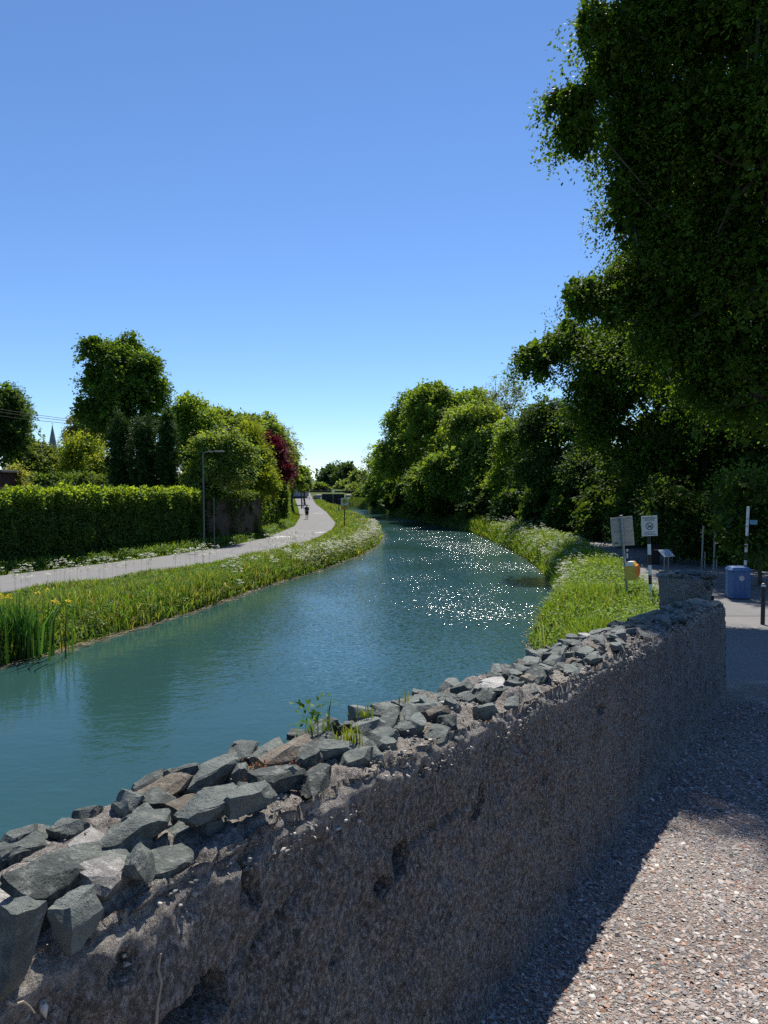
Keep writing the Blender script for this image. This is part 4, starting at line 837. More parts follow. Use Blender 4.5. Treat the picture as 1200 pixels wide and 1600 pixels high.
obj('bank_weeds', npmesh('bank_weeds', *W[:2], M_GRASS, W[2]), label='leafy green weeds on the right bank around the sign posts', cat='weeds', kind='stuff')
# verges: far side of the left path, foot of the right trees
n = 24000; Y = ydist(rng, n, 30, 200, 1.4); X = PU(Y) - .05 - np.abs(rng.random(n)) ** .9 * np.interp(Y, [30, 45, 55, 70, 90, 200], [1.4, 1.6, 2.0, 3.0, 3.2, 3.5])
h = (.16 + .5 * rng.random(n) ** 1.5) * np.clip((PU(Y) - X) / .8, .35, 1.3)
V, Fc, cc = blades(rng, np.stack([X, Y, land_l(Y) - .03], -1), h, .02 + .0009 * Y * rng.uniform(.5, 1.3, n), (.10, .165, .025))
n = 1000; Yw = ydist(rng, n, 31, 75, 1.3); Xw = PU(Yw) - .4 - rng.random(n) * 1.2; W = weeds(rng, Xw, Yw, lambda x, y: land_l(y), 16, .5, .17, (.075, .135, .025))
V, Fc, cc = join([(V, Fc, cc), W]); obj('verge_grass', npmesh('verge_grass', V, Fc, M_GRASS, cc), label='rough grass verge between the left path and the hedges', cat='grass', kind='stuff')
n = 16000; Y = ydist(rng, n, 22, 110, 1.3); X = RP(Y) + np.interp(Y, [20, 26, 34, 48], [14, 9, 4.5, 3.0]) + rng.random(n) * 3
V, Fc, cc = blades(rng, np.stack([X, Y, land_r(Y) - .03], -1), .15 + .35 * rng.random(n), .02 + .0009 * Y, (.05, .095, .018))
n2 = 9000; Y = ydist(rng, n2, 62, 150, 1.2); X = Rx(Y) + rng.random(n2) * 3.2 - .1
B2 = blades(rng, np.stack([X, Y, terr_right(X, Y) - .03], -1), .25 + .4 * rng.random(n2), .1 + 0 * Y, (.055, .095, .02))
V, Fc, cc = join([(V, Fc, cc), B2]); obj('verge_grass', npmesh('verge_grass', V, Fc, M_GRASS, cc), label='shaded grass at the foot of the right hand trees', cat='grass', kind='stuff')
# cow parsley: stalks with flat white umbels
def parsley(name, label, X, Y, zf, seed, hmin, hmax, size):
    rng = np.random.default_rng(seed); n = len(X); st = []; fl = []
    z = zf(X, Y); h = rng.uniform(hmin, hmax, n); base = np.stack([X, Y, z], -1); hd = base + np.stack([rng.normal(0, .06, n), rng.normal(0, .06, n), h], -1)
    d = hd - base; per = 5; k = np.repeat(np.arange(n), per); m = len(k)
    tip = hd[k] + np.stack([rng.normal(0, .13, m), rng.normal(0, .13, m), rng.uniform(-.14, .06, m)], -1)
    def thin(p, q, wd):
        a = np.array([1., 0, 0]) * wd[:, None] / 2; V = np.stack([p - a, p + a, q + a * .5, q - a * .5], 1).reshape(-1, 3); return V, np.arange(len(V)).reshape(-1, 4), np.tile(np.array([[.11, .15, .045]]), (len(V), 1))
    st = join([thin(base, hd, .003 + .00012 * Y), thin(hd[k] * .75 + base[k] * .25, tip, .002 + .0001 * Y[k])])
    q = 9; kk = np.repeat(np.arange(m), q); r = np.repeat(size * rng.uniform(.6, 1.2, m), q); a = rng.uniform(0, 6.28, m * q); rr = np.sqrt(rng.random(m * q)) * r
    C = tip[kk] + np.stack([np.cos(a) * rr, np.sin(a) * rr, .35 * r - rr ** 2 / r * .4], -1)
    V, Fc = leaf_quads(C, rng.normal(size=C.shape) * np.array([1, 1, .3]), np.array([0, 0, 1.]) + rng.normal(0, .35, C.shape), r * .62, r * .55)
    fl = (V, Fc, np.tile(np.array([[.72, .72, .62]]), (len(V), 1)) * np.repeat(rng.uniform(.8, 1.1, (m * q, 1)), 4, 0))
    V, Fc, cc = join([st, fl]); return obj(name, npmesh(name, V, Fc, M_PETAL, cc), label=label, cat='wildflowers', kind='stuff')
n = 190; Y = rng.uniform(40, 76, n); X = Lx(Y) - np.abs(rng.normal(0, .55, n)) - .15
X2 = []; Y2 = []
for (px, py, k) in ((430, 860, 26), (455, 850, 20), (400, 875, 14), (350, 890, 10)):
    for j in range(k):
        p = onz(px + rng.normal(0, 16), py + rng.normal(0, 7), GL); X2.append(p[0] + .7); Y2.append(p[1] - 1.2)
parsley('cow_parsley', 'white flowered cow parsley thick along the left water edge', np.concatenate([X, X2]), np.concatenate([Y, Y2]), terr_left, 301, .5, .95, .085)
n = 75; Y = rng.uniform(24, 40, n); X = PL(Y) + rng.uniform(.2, 1.3, n)
parsley('cow_parsley', 'tall thin cow parsley stalks standing up against the left path', X, Y, terr_left, 302, .7, 1.25, .085)
n = 170; Y = rng.uniform(34, 68, n); X = Rx(Y) + np.abs(rng.normal(0, 1.0, n)) + .1
n2 = 40; Yb = rng.uniform(26, 34, n2); Xb = Rx(Yb) + np.abs(rng.normal(0, .5, n2)); 
parsley('cow_parsley', 'creamy white cow parsley along the right water edge', np.concatenate([X, Xb]), np.concatenate([Y, Yb]), terr_right, 303, .55, 1.0, .075)
# dead reeds and scum at the waterline
n = 2600; Y = ydist(rng, n, 17, 75, 1.6); X = Lx(Y) + np.abs(rng.normal(0, .22, n)) + .02 - .1; a = rng.normal(1.0, .5, n); L = rng.uniform(.12, .5, n)
P = np.stack([X, Y, np.full(n, .012) + rng.random(n) * .03], -1); D = np.stack([np.cos(a), np.sin(a), rng.normal(.02, .08, n)], -1)
V, Fc = leaf_quads(P, D, np.array([0, 0, 1.]) + rng.normal(0, .2, (n, 3)), L, np.full(n, .035)); cc = np.repeat(np.array([[.30, .255, .16]]) * rng.uniform(.4, 1.2, (n, 1)), 4, 0)
obj('reed_litter', npmesh('reed_litter', V, Fc, M_PETAL, cc), label='pale dead reeds washed up along the left waterline', cat='reeds', kind='stuff')
n = 1200; Y = ydist(rng, n, 22, 60, 1.6); X = Rx(Y) - np.abs(rng.normal(0, .2, n)) + .1; a = rng.normal(1.0, .5, n)
V, Fc = leaf_quads(np.stack([X, Y, np.full(n, .012) + rng.random(n) * .03], -1), np.stack([np.cos(a), np.sin(a), rng.normal(.02, .08, n)], -1), np.array([0, 0, 1.]) + rng.normal(0, .2, (n, 3)), rng.uniform(.1, .35, n), np.full(n, .035)); cc = np.repeat(np.array([[.33, .29, .2]]) * rng.uniform(.4, 1.2, (n, 1)), 4, 0)
obj('reed_litter', npmesh('reed_litter', V, Fc, M_PETAL, cc), label='pale dead stalks along the right waterline', cat='reeds', kind='stuff')
# yellow iris clump at the left edge, sword leaved clump on the right bank
def iris(label, X, Y, z, nb, h, spread, seed, col, flowers):
    rng = np.random.default_rng(seed); root = thing('iris_plant', label, 'plant', (X, Y, z))
    P = np.stack([rng.normal(0, spread, nb), rng.normal(0, spread * .6, nb), np.zeros(nb)], -1)
    V, Fc, cc = blades(rng, P, h * rng.uniform(.6, 1.1, nb), rng.uniform(.045, .075, nb), col, .35, .24, 1.3)
    obj('leaves', npmesh('leaves', V, Fc, M_GRASS, cc), root)
    for k in range(flowers):
        fx, fy, fz = rng.normal(0, spread), rng.normal(-.1, spread * .5), h * rng.uniform(.95, 1.1); q = 9
        C = np.tile(np.array([[fx, fy, fz]]), (q, 1)) + rng.normal(0, .02, (q, 3)); a = rng.uniform(0, 6.28, q)
        V, Fc = leaf_quads(C, np.stack([np.cos(a), np.sin(a), rng.normal(0, .5, q)], -1), np.array([0, 0, 1.]) + rng.normal(0, .4, (q, 3)), np.full(q, .085), np.full(q, .055))
        obj('flower', npmesh('flower', V, Fc, M_PETAL, np.tile(np.array([[.75, .55, .03]]), (len(V), 1))), root)
p = onz(22, 1030, 0); iris('yellow flowering iris clump at the water, left edge of the picture', p[0] - .15, p[1] + .15, .05, 330, 1.75, .62, 401, (.028, .078, .02), 6)
p = onz(893, 905, .4); iris('dark green sword leaved iris clump on the right bank', p[0] - .3, p[1], .3, 90, 1.05, .33, 402, (.03, .075, .025), 0)
p = onz(55, 985, .5); iris('small yellow iris group just behind the left edge clump', p[0] + .3, p[1] + 1.5, .45, 60, .75, .45, 403, (.07, .14, .025), 5)
# plants growing on the parapet
def wall_plant(name, label, px, py, off, nb, h, spread, seed, col, broad, cat='plant'):
    rng = np.random.default_rng(seed); s0, z0 = wall_px(px, py, off); p = wpt(s0, off, z0); root = thing(name, label, cat, tuple(p)); 
    P = np.stack([rng.normal(0, spread, nb), rng.normal(0, spread * .6, nb), np.full(nb, -.02)], -1)
    V, Fc, cc = blades(rng, P, h * rng.uniform(.4, 1.1, nb), np.full(nb, .0055), col, .3, .4)
    obj('stems', npmesh('stems', V, Fc, M_GRASS, cc), root, kind='stuff')
    if broad:
        P = np.stack([rng.normal(0, spread * 1.2, broad), rng.normal(0, spread, broad), rng.random(broad) * h * .9], -1)
        V, Fc = leaf_quads(P, rng.normal(size=P.shape) + np.array([0, 0, .4]), np.array([0, -.3, 1.]) + rng.normal(0, .5, P.shape), rng.uniform(.014, .026, broad) * min(1, h / .06 + .25), rng.uniform(.008, .013, broad) * min(1, h / .06 + .25))
        obj('leaves', npmesh('leaves', V, Fc, M_GRASS, np.repeat(np.asarray(col)[None] * rng.uniform(.7, 1.4, (broad, 1)), 4, 0)), root)
wall_plant('leafy_weed', 'small leafy green weed growing from the back of the parapet', 494, 1135, .27, 14, .10, .03, 501, (.075, .15, .03), 70)
wall_plant('grass_tuft', 'short yellow green grass tuft between the coping stones', 548, 1155, .14, 40, .07, .02, 502, (.13, .16, .03), 0)
wall_plant('grass_tuft', 'tiny green tuft on the coping just left of the raised stones', 573, 1112, .24, 20, .05, .015, 504, (.09, .14, .03), 0)
wall_plant('stonecrop', 'reddish stonecrop patch on the parapet top', 432, 1203, .17, 10, .014, .035, 503, (.17, .05, .035), 70)
wall_plant('stonecrop', 'pinkish dry stonecrop speck near the near end of the parapet', 400, 1200, .20, 8, .012, .02, 505, (.2, .11, .06), 40)
wall_plant('grass_tuft', 'pale arching grass blades on the far back edge of the parapet', 845, 1008, .31, 9, .20, .03, 506, (.20, .26, .09), 0)
wall_plant('grass_tuft', 'few upright thin grass stalks on the coping', 625, 1090, .27, 6, .075, .012, 507, (.10, .13, .05), 0)

# ------------------------------------------------------------------ street furniture on the right
def lean_obj(name, label, cat, p, tilt_x=0, tilt_y=0, rz=0, group=None):
    o = thing(name, label, cat, tuple(p), 0, group); o.rotation_euler = (tilt_x, tilt_y, rz); return o
def ring(mb, cx, cz, r0, r1, y, n=28):
    vs = []; fs = []
    for i in range(n):
        a = 2 * math.pi * i / n; vs += [(cx + r0 * math.cos(a), y, cz + r0 * math.sin(a)), (cx + r1 * math.cos(a), y, cz + r1 * math.sin(a))]
    for i in range(n): j = (i + 1) % n; fs.append((2 * i, 2 * i + 1, 2 * j + 1, 2 * j))
    mb.add(vs, fs)
def flat(mb, pts, y): mb.add([(x, y, z) for x, z in pts], [tuple(range(len(pts)))])
def banded_pole(root, h, r, bands, z0=0.0):
    """bands: list of (z_from, z_to, material)"""
    for a, b_, m in bands: MB().tube([(0, 0, a), (0, 0, b_ - .002)], r, 14).build('white_band' if m is M_WHITE else 'black_band', m, root, True)
# sign seen from its back, on a leaning steel post with a yellow lifebuoy box
D1 = 23.2
b0 = np.array([*at(981, 940, D1)[:2], GR]); k1 = D1 / F
sb = lean_obj('sign_post', 'leaning grey steel post with a pale sign panel seen from the back', 'sign', b0, 0, math.radians(-5.2))
Hp = (940 - 808) * k1 / math.cos(math.radians(5.2)) + .1
MB().tube([(0, 0, -.3), (0, 0, Hp)], .042, 12).build('post', M_GALV, sb, True)
MB().tube([(0, 0, Hp), (0, 0, Hp + .025)], .05, 12).build('post_cap', M_GALV, sb, True)
pw, ph = 35 * k1, 45.5 * k1; pz = Hp - .04 - ph / 2
pn = MB().box((0.02, .065, pz), (pw, .012, ph), None, .004).build('panel', M_SIGNBACK, sb)
for dz in (-.42, 0.0, .42): MB().box((0.02, .05, pz + dz * ph), (pw * .84, .022, .03), None, .003).build('rail', M_GALV, pn)
MB().box((-pw * .28, .056, pz - .40 * ph), (.11, .006, .07)).build('sticker', M_INK, pn)
for dz in (-.35, .35): MB().tube([(0, 0, pz + dz * ph - .02), (0, 0, pz + dz * ph + .02)], .05, 12).build('clamp', M_GALV, sb, True)
lb = lean_obj('lifebuoy_box', 'yellow lifebuoy housing with orange opening fixed to the leaning post', 'safety box', b0 + np.array([.10, -.08, .78]), 0, math.radians(-4), math.radians(-38))
Mx = Matrix.Identity(4)
MB().prism([(-.17, 0), (.17, 0), (.19, .12), (.19, .42), (.09, .58), (-.09, .58), (-.19, .42), (-.19, .12)], Mx, .26).build('housing', M_YELLOW, lb)
MB().prism([(-.15, .40), (.15, .40), (.075, .535), (-.075, .535)], Matrix.Translation((0, -.01, .05)), .30).build('lid', M_WHITE, lb)
mo = MB()
vs = []; fs = []; nn, mm = 24, 8
for i in range(nn):
    a = 2 * math.pi * i / nn
    for j in range(mm): b = 2 * math.pi * j / mm; rr = .115 + .042 * math.cos(b); vs.append((.20 + .042 * math.sin(b), rr * math.cos(a), .31 + rr * 1.25 * math.sin(a)))
for i in range(nn):
    for j in range(mm): fs.append((i * mm + j, ((i + 1) % nn) * mm + j, ((i + 1) % nn) * mm + (j + 1) % mm, i * mm + (j + 1) % mm))
mo.add(vs, fs); mo.build('lifebuoy', M_ORANGE, lb, True)
MB().box((0, .15, .3), (.1, .06, .2), None, .01).build('bracket', M_GALV, lb)
# black and white banded pole with the prohibition sign
b1 = np.array([*at(1017, 948, 22.6)[:2], GR]); k2 = 22.6 / F
sp = lean_obj('sign_post', 'black and white banded pole with a white no dogs sign on top', 'sign', b1, 0, math.radians(-2.6))
bz = [(.0, .34, M_BLACK), (.34, .72, M_WHITE), (.72, 1.02, M_BLACK), (1.02, 1.34, M_WHITE), (1.34, 1.68, M_BLACK), (1.68, 2.02, M_WHITE), (2.02, 2.9, M_BLACK)]
bz = [(a * .98, b_ * .98, m) for a, b_, m in bz]; bz[0] = (-.3, bz[0][1], M_BLACK); banded_pole(sp, 2.8, .052, bz)
pw, ph = 25 * k2, 31.5 * k2; pz = 2.24 + ph / 2
pl = MB().box((0, -.075, pz), (pw, .012, ph), None, .004).build('panel', M_SIGNW, sp)
for dz in (-.25, .25): MB().box((0, -.06, pz + dz * ph), (.14, .02, .04)).build('clamp', M_GALV, sp)
e = MB(); yy = -.0835
ring(e, 0, pz - .01 * ph, .098, .122, yy)
flat(e, [(-.075, pz + .075), (-.06, pz + .09), (.085, pz - .08), (.07, pz - .095)], yy)
flat(e, [(-.055, pz - .005), (.03, pz + .005), (.05, pz + .045), (.075, pz + .035), (.055, pz - .02), (.05, pz - .075), (.035, pz - .075), (.03, pz - .035), (-.03, pz - .04), (-.04, pz - .08), (-.055, pz - .08), (-.055, pz - .03), (-.08, pz + .02)], yy + .0006)
e.build('prohibition_symbol', M_INK, pl)
rr = random.Random(9); e = MB()
for lz, wd in ((.43, .8), (.375, .84), (.32, .6), (.265, .62), (-.30, .62), (-.365, .6), (-.43, .76)):
    x = -wd / 2 * pw; 
    while x < wd / 2 * pw - .02:
        L = rr.uniform(.03, .085); x1 = min(x + L, wd / 2 * pw)
        while x < x1: g = rr.uniform(.006, .011); flat(e, [(x, pz + lz * ph - .009), (x + g * .75, pz + lz * ph - .009), (x + g * .75, pz + lz * ph + .009), (x, pz + lz * ph + .009)], yy); x += g
        x += .016
e.build('lettering', M_INK, pl, kind='stuff')
# thin banded pole further off and a dark box with small pale plates
b2 = np.array([*at(980, 884, 30)[:2], GR]); t2 = thing('marker_pole', 'thin black and white pole just behind the leaning sign post', 'pole', tuple(b2))
banded_pole(t2, 1.2, .035, [(-.2, .25, M_BLACK), (.25, .5, M_WHITE), (.5, .72, M_BLACK), (.72, .93, M_WHITE), (.93, 1.0, M_BLACK), (1.0, 1.08, M_WHITE)])
b3 = np.array([*at(1022, 879, 34)[:2], GR]); t3 = thing('litter_bin', 'small dark bin in the shade behind the banded pole', 'bin', tuple(b3))
MB().box((0, 0, .45), (.42, .4, .9), None, .05).build('body', M_BLACK, t3); MB().box((0, 0, .95), (.46, .44, .1), None, .04).build('lid', M_BLACK, t3)
MB().box((0, -.206, .7), (.2, .01, .06)).build('plate', M_SIGNBACK, t3)
# information lectern
b4 = np.array([*at(1041, 893, 29.5)[:2], GR]); k4 = 29.5 / F; t4 = thing('information_lectern', 'slanted information panel on two thin legs behind the pier', 'lectern', tuple(b4), math.radians(28))
for x in (-.12, .12): MB().tube([(x, 0, -.2), (x, 0, .92)], .022, 8).build('leg', M_GALV, t4, True)
R_ = Matrix.Rotation(math.radians(38), 3, 'X')
p4 = MB().box((0, 0, .98), (.62, .42, .03), R_, .006).build('frame', M_WHITE, t4); MB().box((0, -.009, .994), (.54, .35, .012), R_).build('panel', M_PANEL, p4)
# bare steel poles and short stakes
for px, top, py, Y, r, lb_, nm in ((1096, 828, 893, 31.4, .035, 'left of the two bare grey steel poles in the shade', 'steel_pole'), (1114.5, 830, 896, 30.6, .035, 'right of the two bare grey steel poles in the shade', 'steel_pole'), (1100.5, 872, 893, 32, .028, 'short grey stake next to the left steel pole', 'stake'), (1119, 876, 895, 31, .028, 'short grey stake next to the right steel pole', 'stake')):
    b = np.array([*at(px, py, Y)[:2], GR]); h = (py - top) / F * Y; o = lean_obj(nm, lb_, 'pole', b, 0, math.radians(1.2), 0, 'bare poles in the shade')
    MB().tube([(0, 0, -.3), (0, 0, h + .15)], r, 10).build('shaft', M_GALV, o, True); MB().tube([(0, 0, h + .15), (0, 0, h + .17)], r * 1.25, 10).build('cap', M_GALV, o, True)
# blue litter bin
b5 = onz(1159, 937, GR + .01); k5 = b5[1] / F; t5 = thing('litter_bin', 'blue eight sided litter bin with a round pale emblem', 'bin', (b5[0], b5[1] + .3, GR + .01), math.radians(-14))
def octa(w_, d_, c): return [(-w_ + c, -d_), (w_ - c, -d_), (w_, -d_ + c), (w_, d_ - c), (w_ - c, d_), (-w_ + c, d_), (-w_, d_ - c), (-w_, -d_ + c)]
def ostack(levels):
    vs = []; fs = []
    for w_, d_, c, z in levels: vs += [(x, y, z) for x, y in octa(w_, d_, c)]
    for l in range(len(levels) - 1):
        for i in range(8): fs.append((l * 8 + i, l * 8 + (i + 1) % 8, l * 8 + 8 + (i + 1) % 8, l * 8 + 8 + i))
    fs += [tuple(range(8)), tuple(range((len(levels) - 1) * 8, len(levels) * 8))]; return MB().add(vs, fs)
ostack([(.33, .30, .1, .03), (.345, .315, .11, .05), (.345, .315, .11, .92), (.33, .30, .1, .94)]).build('body', M_BLUE, t5)
for a in range(3): MB().box(((a - 1) * .15, -.319, .5), (.012, .012, .78)).build('rib', M_BLUE, t5)
ostack([(.36, .33, .11, .943), (.365, .335, .11, .98), (.30, .27, .1, 1.07), (.2, .18, .06, 1.09)]).build('lid', M_BLUE, t5)
ostack([(.34, .31, .1, 0), (.34, .31, .1, .028)]).build('plinth', M_FELT, t5)
e = MB(); vs = [(0.05 + .085 * math.cos(i * .2618), -.330, .72 + .085 * math.sin(i * .2618)) for i in range(24)]; e.add(vs, [tuple(range(24))]); em = e.build('emblem', M_SIGNW, t5)
e = MB(); ring(e, .05, .72, .058, .07, -.3315); flat(e, [(.02, .70), (.05, .76), (.09, .69), (.06, .71)], -.3315); e.build('emblem_mark', M_TIMBER, em)
# banded pole with the blue plate beside the bin
b6 = np.array([*at(1163, 905, 25.2)[:2], GR]); t6 = lean_obj('sign_post', 'black and white banded pole with a small blue plate behind the bin', 'sign', b6, 0, math.radians(1.5))
banded_pole(t6, 2.9, .05, [(-.2, .6, M_BLACK), (.6, .98, M_WHITE), (.98, 1.22, M_WHITE), (1.22, 1.52, M_BLACK), (1.52, 1.86, M_WHITE), (1.86, 2.16, M_BLACK), (2.16, 2.55, M_WHITE), (2.55, 3.1, M_SIGNW)][0:1] + [(.6, 1.0, M_BLACK), (1.0, 1.18, M_WHITE), (1.18, 1.46, M_BLACK), (1.46, 1.76, M_WHITE), (1.76, 2.04, M_BLACK), (2.04, 2.4, M_WHITE), (2.4, 3.08, M_WHITE)])
for z in (2.36, 2.62): MB().tube([(0, 0, z), (0, 0, z + .03)], .062, 12).build('clamp', M_GALV, t6, True)
MB().box((.2, -.03, 2.52), (.27, .012, .16), None, .003).build('plate', M_BLUEPLATE, t6)
# bollard
b7 = onz(1191.5, 980, ramp_z(18.6)); t7 = thing('bollard', 'slim black bollard with a white band at its top, right edge', 'bollard', (b7[0], b7[1], ramp_z(b7[1])))
MB().tube([(0, 0, -.2), (0, 0, .98)], .052, 16).build('post', M_BLACK, t7, True); MB().tube([(0, 0, .98), (0, 0, 1.03)], .053, 16).build('white_band', M_WHITE, t7, True)
MB().tube([(0, 0, 1.03), (0, 0, 1.05), (0, 0, 1.065)], [.054, .05, .03], 16).build('cap', M_BLACK, t7, True); MB().tube([(0, 0, .66), (0, 0, .68)], .062, 16).build('collar', M_BLACK, t7, True)

# ------------------------------------------------------------------ along the left path
b = np.array([*onz(319, 857, GL)[:2], GL]); kk = b[1] / F
t = lean_obj('lamp_post', 'slim grey lamp post with a short arm in front of the left hedge end', 'lamp post', b)
H = (857 - 708) * kk; MB().tube([(0, 0, -.3), (0, 0, 1.4), (0, 0, H)], [.075, .065, .04], 12).build('column', M_LAMP, t, True)
MB().tube([(0, 0, H), (.35, 0, H + .1), (.8, 0, H + .12)], [.03, .028, .025], 8).build('arm', M_LAMP, t, True); MB().box((1.15, 0, H + .12), (.6, .2, .08), None, .02).build('lantern', M_GALV, t); MB().box((0, -.065, .7), (.09, .03, .5), None, .008).build('hatch', M_LAMP, t)
b = np.array([*onz(335, 858, GL)[:2], GL]); t = thing('signal_pole', 'thin shorter grey pole just right of the lamp post', 'pole', tuple(b)); MB().tube([(0, 0, -.2), (0, 0, 3.4)], .03, 8).build('shaft', M_LAMP, t, True); MB().tube([(0, 0, 3.4), (0, 0, 3.43)], .05, 8).build('cap', M_GALV, t, True)
def utility(label, px, top, Y, r):
    p = gb(px, Y, GL); H = at(px, top, Y)[2] - GL; t = thing('utility_pole', label, 'pole', tuple(p)); MB().tube([(0, 0, -.3), (0, 0, H)], [r, r * .7], 10).build('pole', M_TIMBER, t, True)
    a = MB().box((0, 0, H - .35), (1.5, .1, .1), Matrix.Rotation(.3, 3, 'Z'), .01).build('crossarm', M_TIMBER, t)
    for x in (-.65, 0, .65): MB().tube([(x * math.cos(.3), x * math.sin(.3), H - .3), (x * math.cos(.3), x * math.sin(.3), H - .12)], [.035, .025], 8).build('insulator', M_WHITE, a, True)
    return p + np.array([0, 0, H - .15])
pa = utility('wooden utility pole hidden among the light green garden trees', 357, 664, 66, .14)
pb = utility('dark utility pole beside the hedge near the walker', 471.5, 738, 118, .13)
for i, (dy, l_) in enumerate(((0, 'lowest'), (-7, 'middle'), (-12, 'topmost'))):
    e0 = at(-90, 636 + dy - i, 60); e1 = pa + np.array([(.6 - .6 * i), 0, 0]); pts = [e0 + (e1 - e0) * u - np.array([0, 0, 1.3 * 4 * u * (1 - u) * .55]) for u in np.linspace(0, 1, 14)]
    MB().tube(pts, .02, 5).build('overhead_cable', M_BLACK, None, label=l_ + ' of the three overhead cables crossing the sky left of the spire', cat='cable', group='overhead cables')
for i in range(2):
    e0 = pa + np.array([.5 - i, 0, 0]); e1 = pb + np.array([.4 - .8 * i, 0, 0]); pts = [e0 + (e1 - e0) * u - np.array([0, 0, .9 * 4 * u * (1 - u)]) for u in np.linspace(0, 1, 14)]
    MB().tube(pts, .018, 5).build('overhead_cable', M_BLACK, None, label=('upper' if i else 'lower') + ' cable running from the garden pole to the pole near the walker', cat='cable', group='overhead cables')
# brick pier in the hedge gap, brown garden walls
p = zb(94, 884); t = thing('gate_pier', 'brown masonry pier in the gap between the two ivy hedges', 'pier', (p[0] - .35, p[1] + .75, GL), math.atan2(h_d[1] - h_c[1], h_d[0] - h_c[0]))
MB().box((0, 0, 1.5), (1.3, .5, 3.0), None, .02).build('shaft', M_BRICK, t); MB().box((0, 0, 3.05), (1.4, .6, .1), None, .02).build('cap', M_LOCKSTONE, t)
def gwall(label, A0, A1, h, th, seed):
    A0 = np.array(A0); A1 = np.array(A1); d = A1 - A0; L = np.linalg.norm(d); t = thing('garden_wall', label, 'wall', (A0[0], A0[1], GL), math.atan2(d[1], d[0]))
    MB().box((L / 2, 0, h / 2), (L, th, h), None, .01).build('masonry', M_BRICK, t); n = int(L / 1.2)
    for i in range(n): MB().box(((i + .5) * L / n, 0, h + .04), (L / n - .01, th + .1, .08), None, .015).build('coping_stone', M_BRICK, t)
nn_ = np.array([-.5, .86])
gwall('brown garden wall partly bare of ivy right of the lamp post', h_e + nn_ * .15, h_f + nn_ * .15, 3.1, .35, 1)
p0, p1 = at(30, 764, 56), at(128, 764, 54); gwall('brown coped wall in the garden above the left hedge', (p0[0], p0[1]), (p1[0], p1[1]), p0[2] + .2 - GL, .4, 2)
# red brown timber shed at the left edge
p = gb(-22, 46, GL); t = thing('timber_shed', 'dark red timber shed with a flat dark roof at the left edge', 'shed', tuple(p), math.radians(8)); Hs = at(0, 737, 46)[2] - GL
wl = MB().box((0, 0, Hs / 2), (2.7, 2.6, Hs)).build('wall', M_SHED, t)
for i in range(18): MB().box((-1.35 + .075 + i * .15, -1.31, Hs / 2), (.135, .025, Hs - .02), None, .004).build('board', M_SHED, wl)
for i in range(17): MB().box((1.36, -1.25 + i * .155, Hs / 2), (.025, .14, Hs - .02), None, .004).build('board', M_SHED, wl)
MB().box((0, -.1, Hs + .1), (3.15, 3.1, .16), Matrix.Rotation(math.radians(3), 3, 'Y'), .02).build('roof', M_FELT, t)
# church spire far off
p = at(82.5, 700, 420); t = thing('church_spire', 'distant grey church spire rising above the left gardens', 'church', (p[0], p[1], GL), .4)
kq = 420 / F; zt = at(82, 664, 420)[2] - GL; zs = at(82, 702, 420)[2] - GL
MB().box((0, 0, (zs - 6) / 2), (7.0, 7.0, zs - 6), None, .1).build('tower', M_CHURCH, t)
mb = MB(); n8 = 8; vs = [(3.6 * math.cos(i * math.pi / 4 + .39), 3.6 * math.sin(i * math.pi / 4 + .39), zs - 6) for i in range(8)] + [(2.2 * math.cos(i * math.pi / 4 + .39), 2.2 * math.sin(i * math.pi / 4 + .39), zs + 2) for i in range(8)] + [(1.75 * math.cos(i * math.pi / 4 + .39), 1.75 * math.sin(i * math.pi / 4 + .39), zs + 5.5) for i in range(8)] + [(.12 * math.cos(i * math.pi / 4), .12 * math.sin(i * math.pi / 4), zt) for i in range(8)]
mb.add(vs, [(l * 8 + i, l * 8 + (i + 1) % 8, l * 8 + 8 + (i + 1) % 8, l * 8 + 8 + i) for l in range(3) for i in range(8)]); s_ = mb.build('spire', M_CHURCH, t)
MB().box((0, 0, zt + .7), (.14, .14, 1.4)).box((0, 0, zt + .9), (.8, .12, .14)).build('cross', M_BLACK, s_)
for i in range(4):
    a = i * math.pi / 2; c = Vector((3.52 * math.cos(a), 3.52 * math.sin(a), zs - 10)); MB().box(c, (.12 if i % 2 == 0 else 1.4, 1.4 if i % 2 == 0 else .12, 4.0)).build('louvre_window', M_BLACK, t)
# house beyond the hedge
p = gb(461, 165, GL + 1); t = thing('house', 'small grey roofed house glimpsed behind the utility pole', 'house', tuple(p), math.radians(12)); Hh = at(460, 752, 165)[2] - GL - 1
MB().box((0, 0, Hh / 2), (5.5, 8, Hh)).build('wall', M_RENDERW, t); hr = 1.9
MB().prism([(-3.1, Hh), (3.1, Hh), (0, Hh + hr)], Matrix.Identity(4), 8.6).build('roof', M_SLATE, t)
for x in (-1.3, 1.3):
    w_ = MB().box((x, -4.02, Hh * .62), (1.0, .06, 1.2)).build('window', M_GLASS, t); MB().box((x, -4.05, Hh * .62 - .66), (1.2, .12, .1)).build('sill', M_LOCKSTONE, w_)
MB().box((0, 2.4, Hh + hr + .2), (.6, .9, 1.1)).build('chimney', M_BRICK, t)
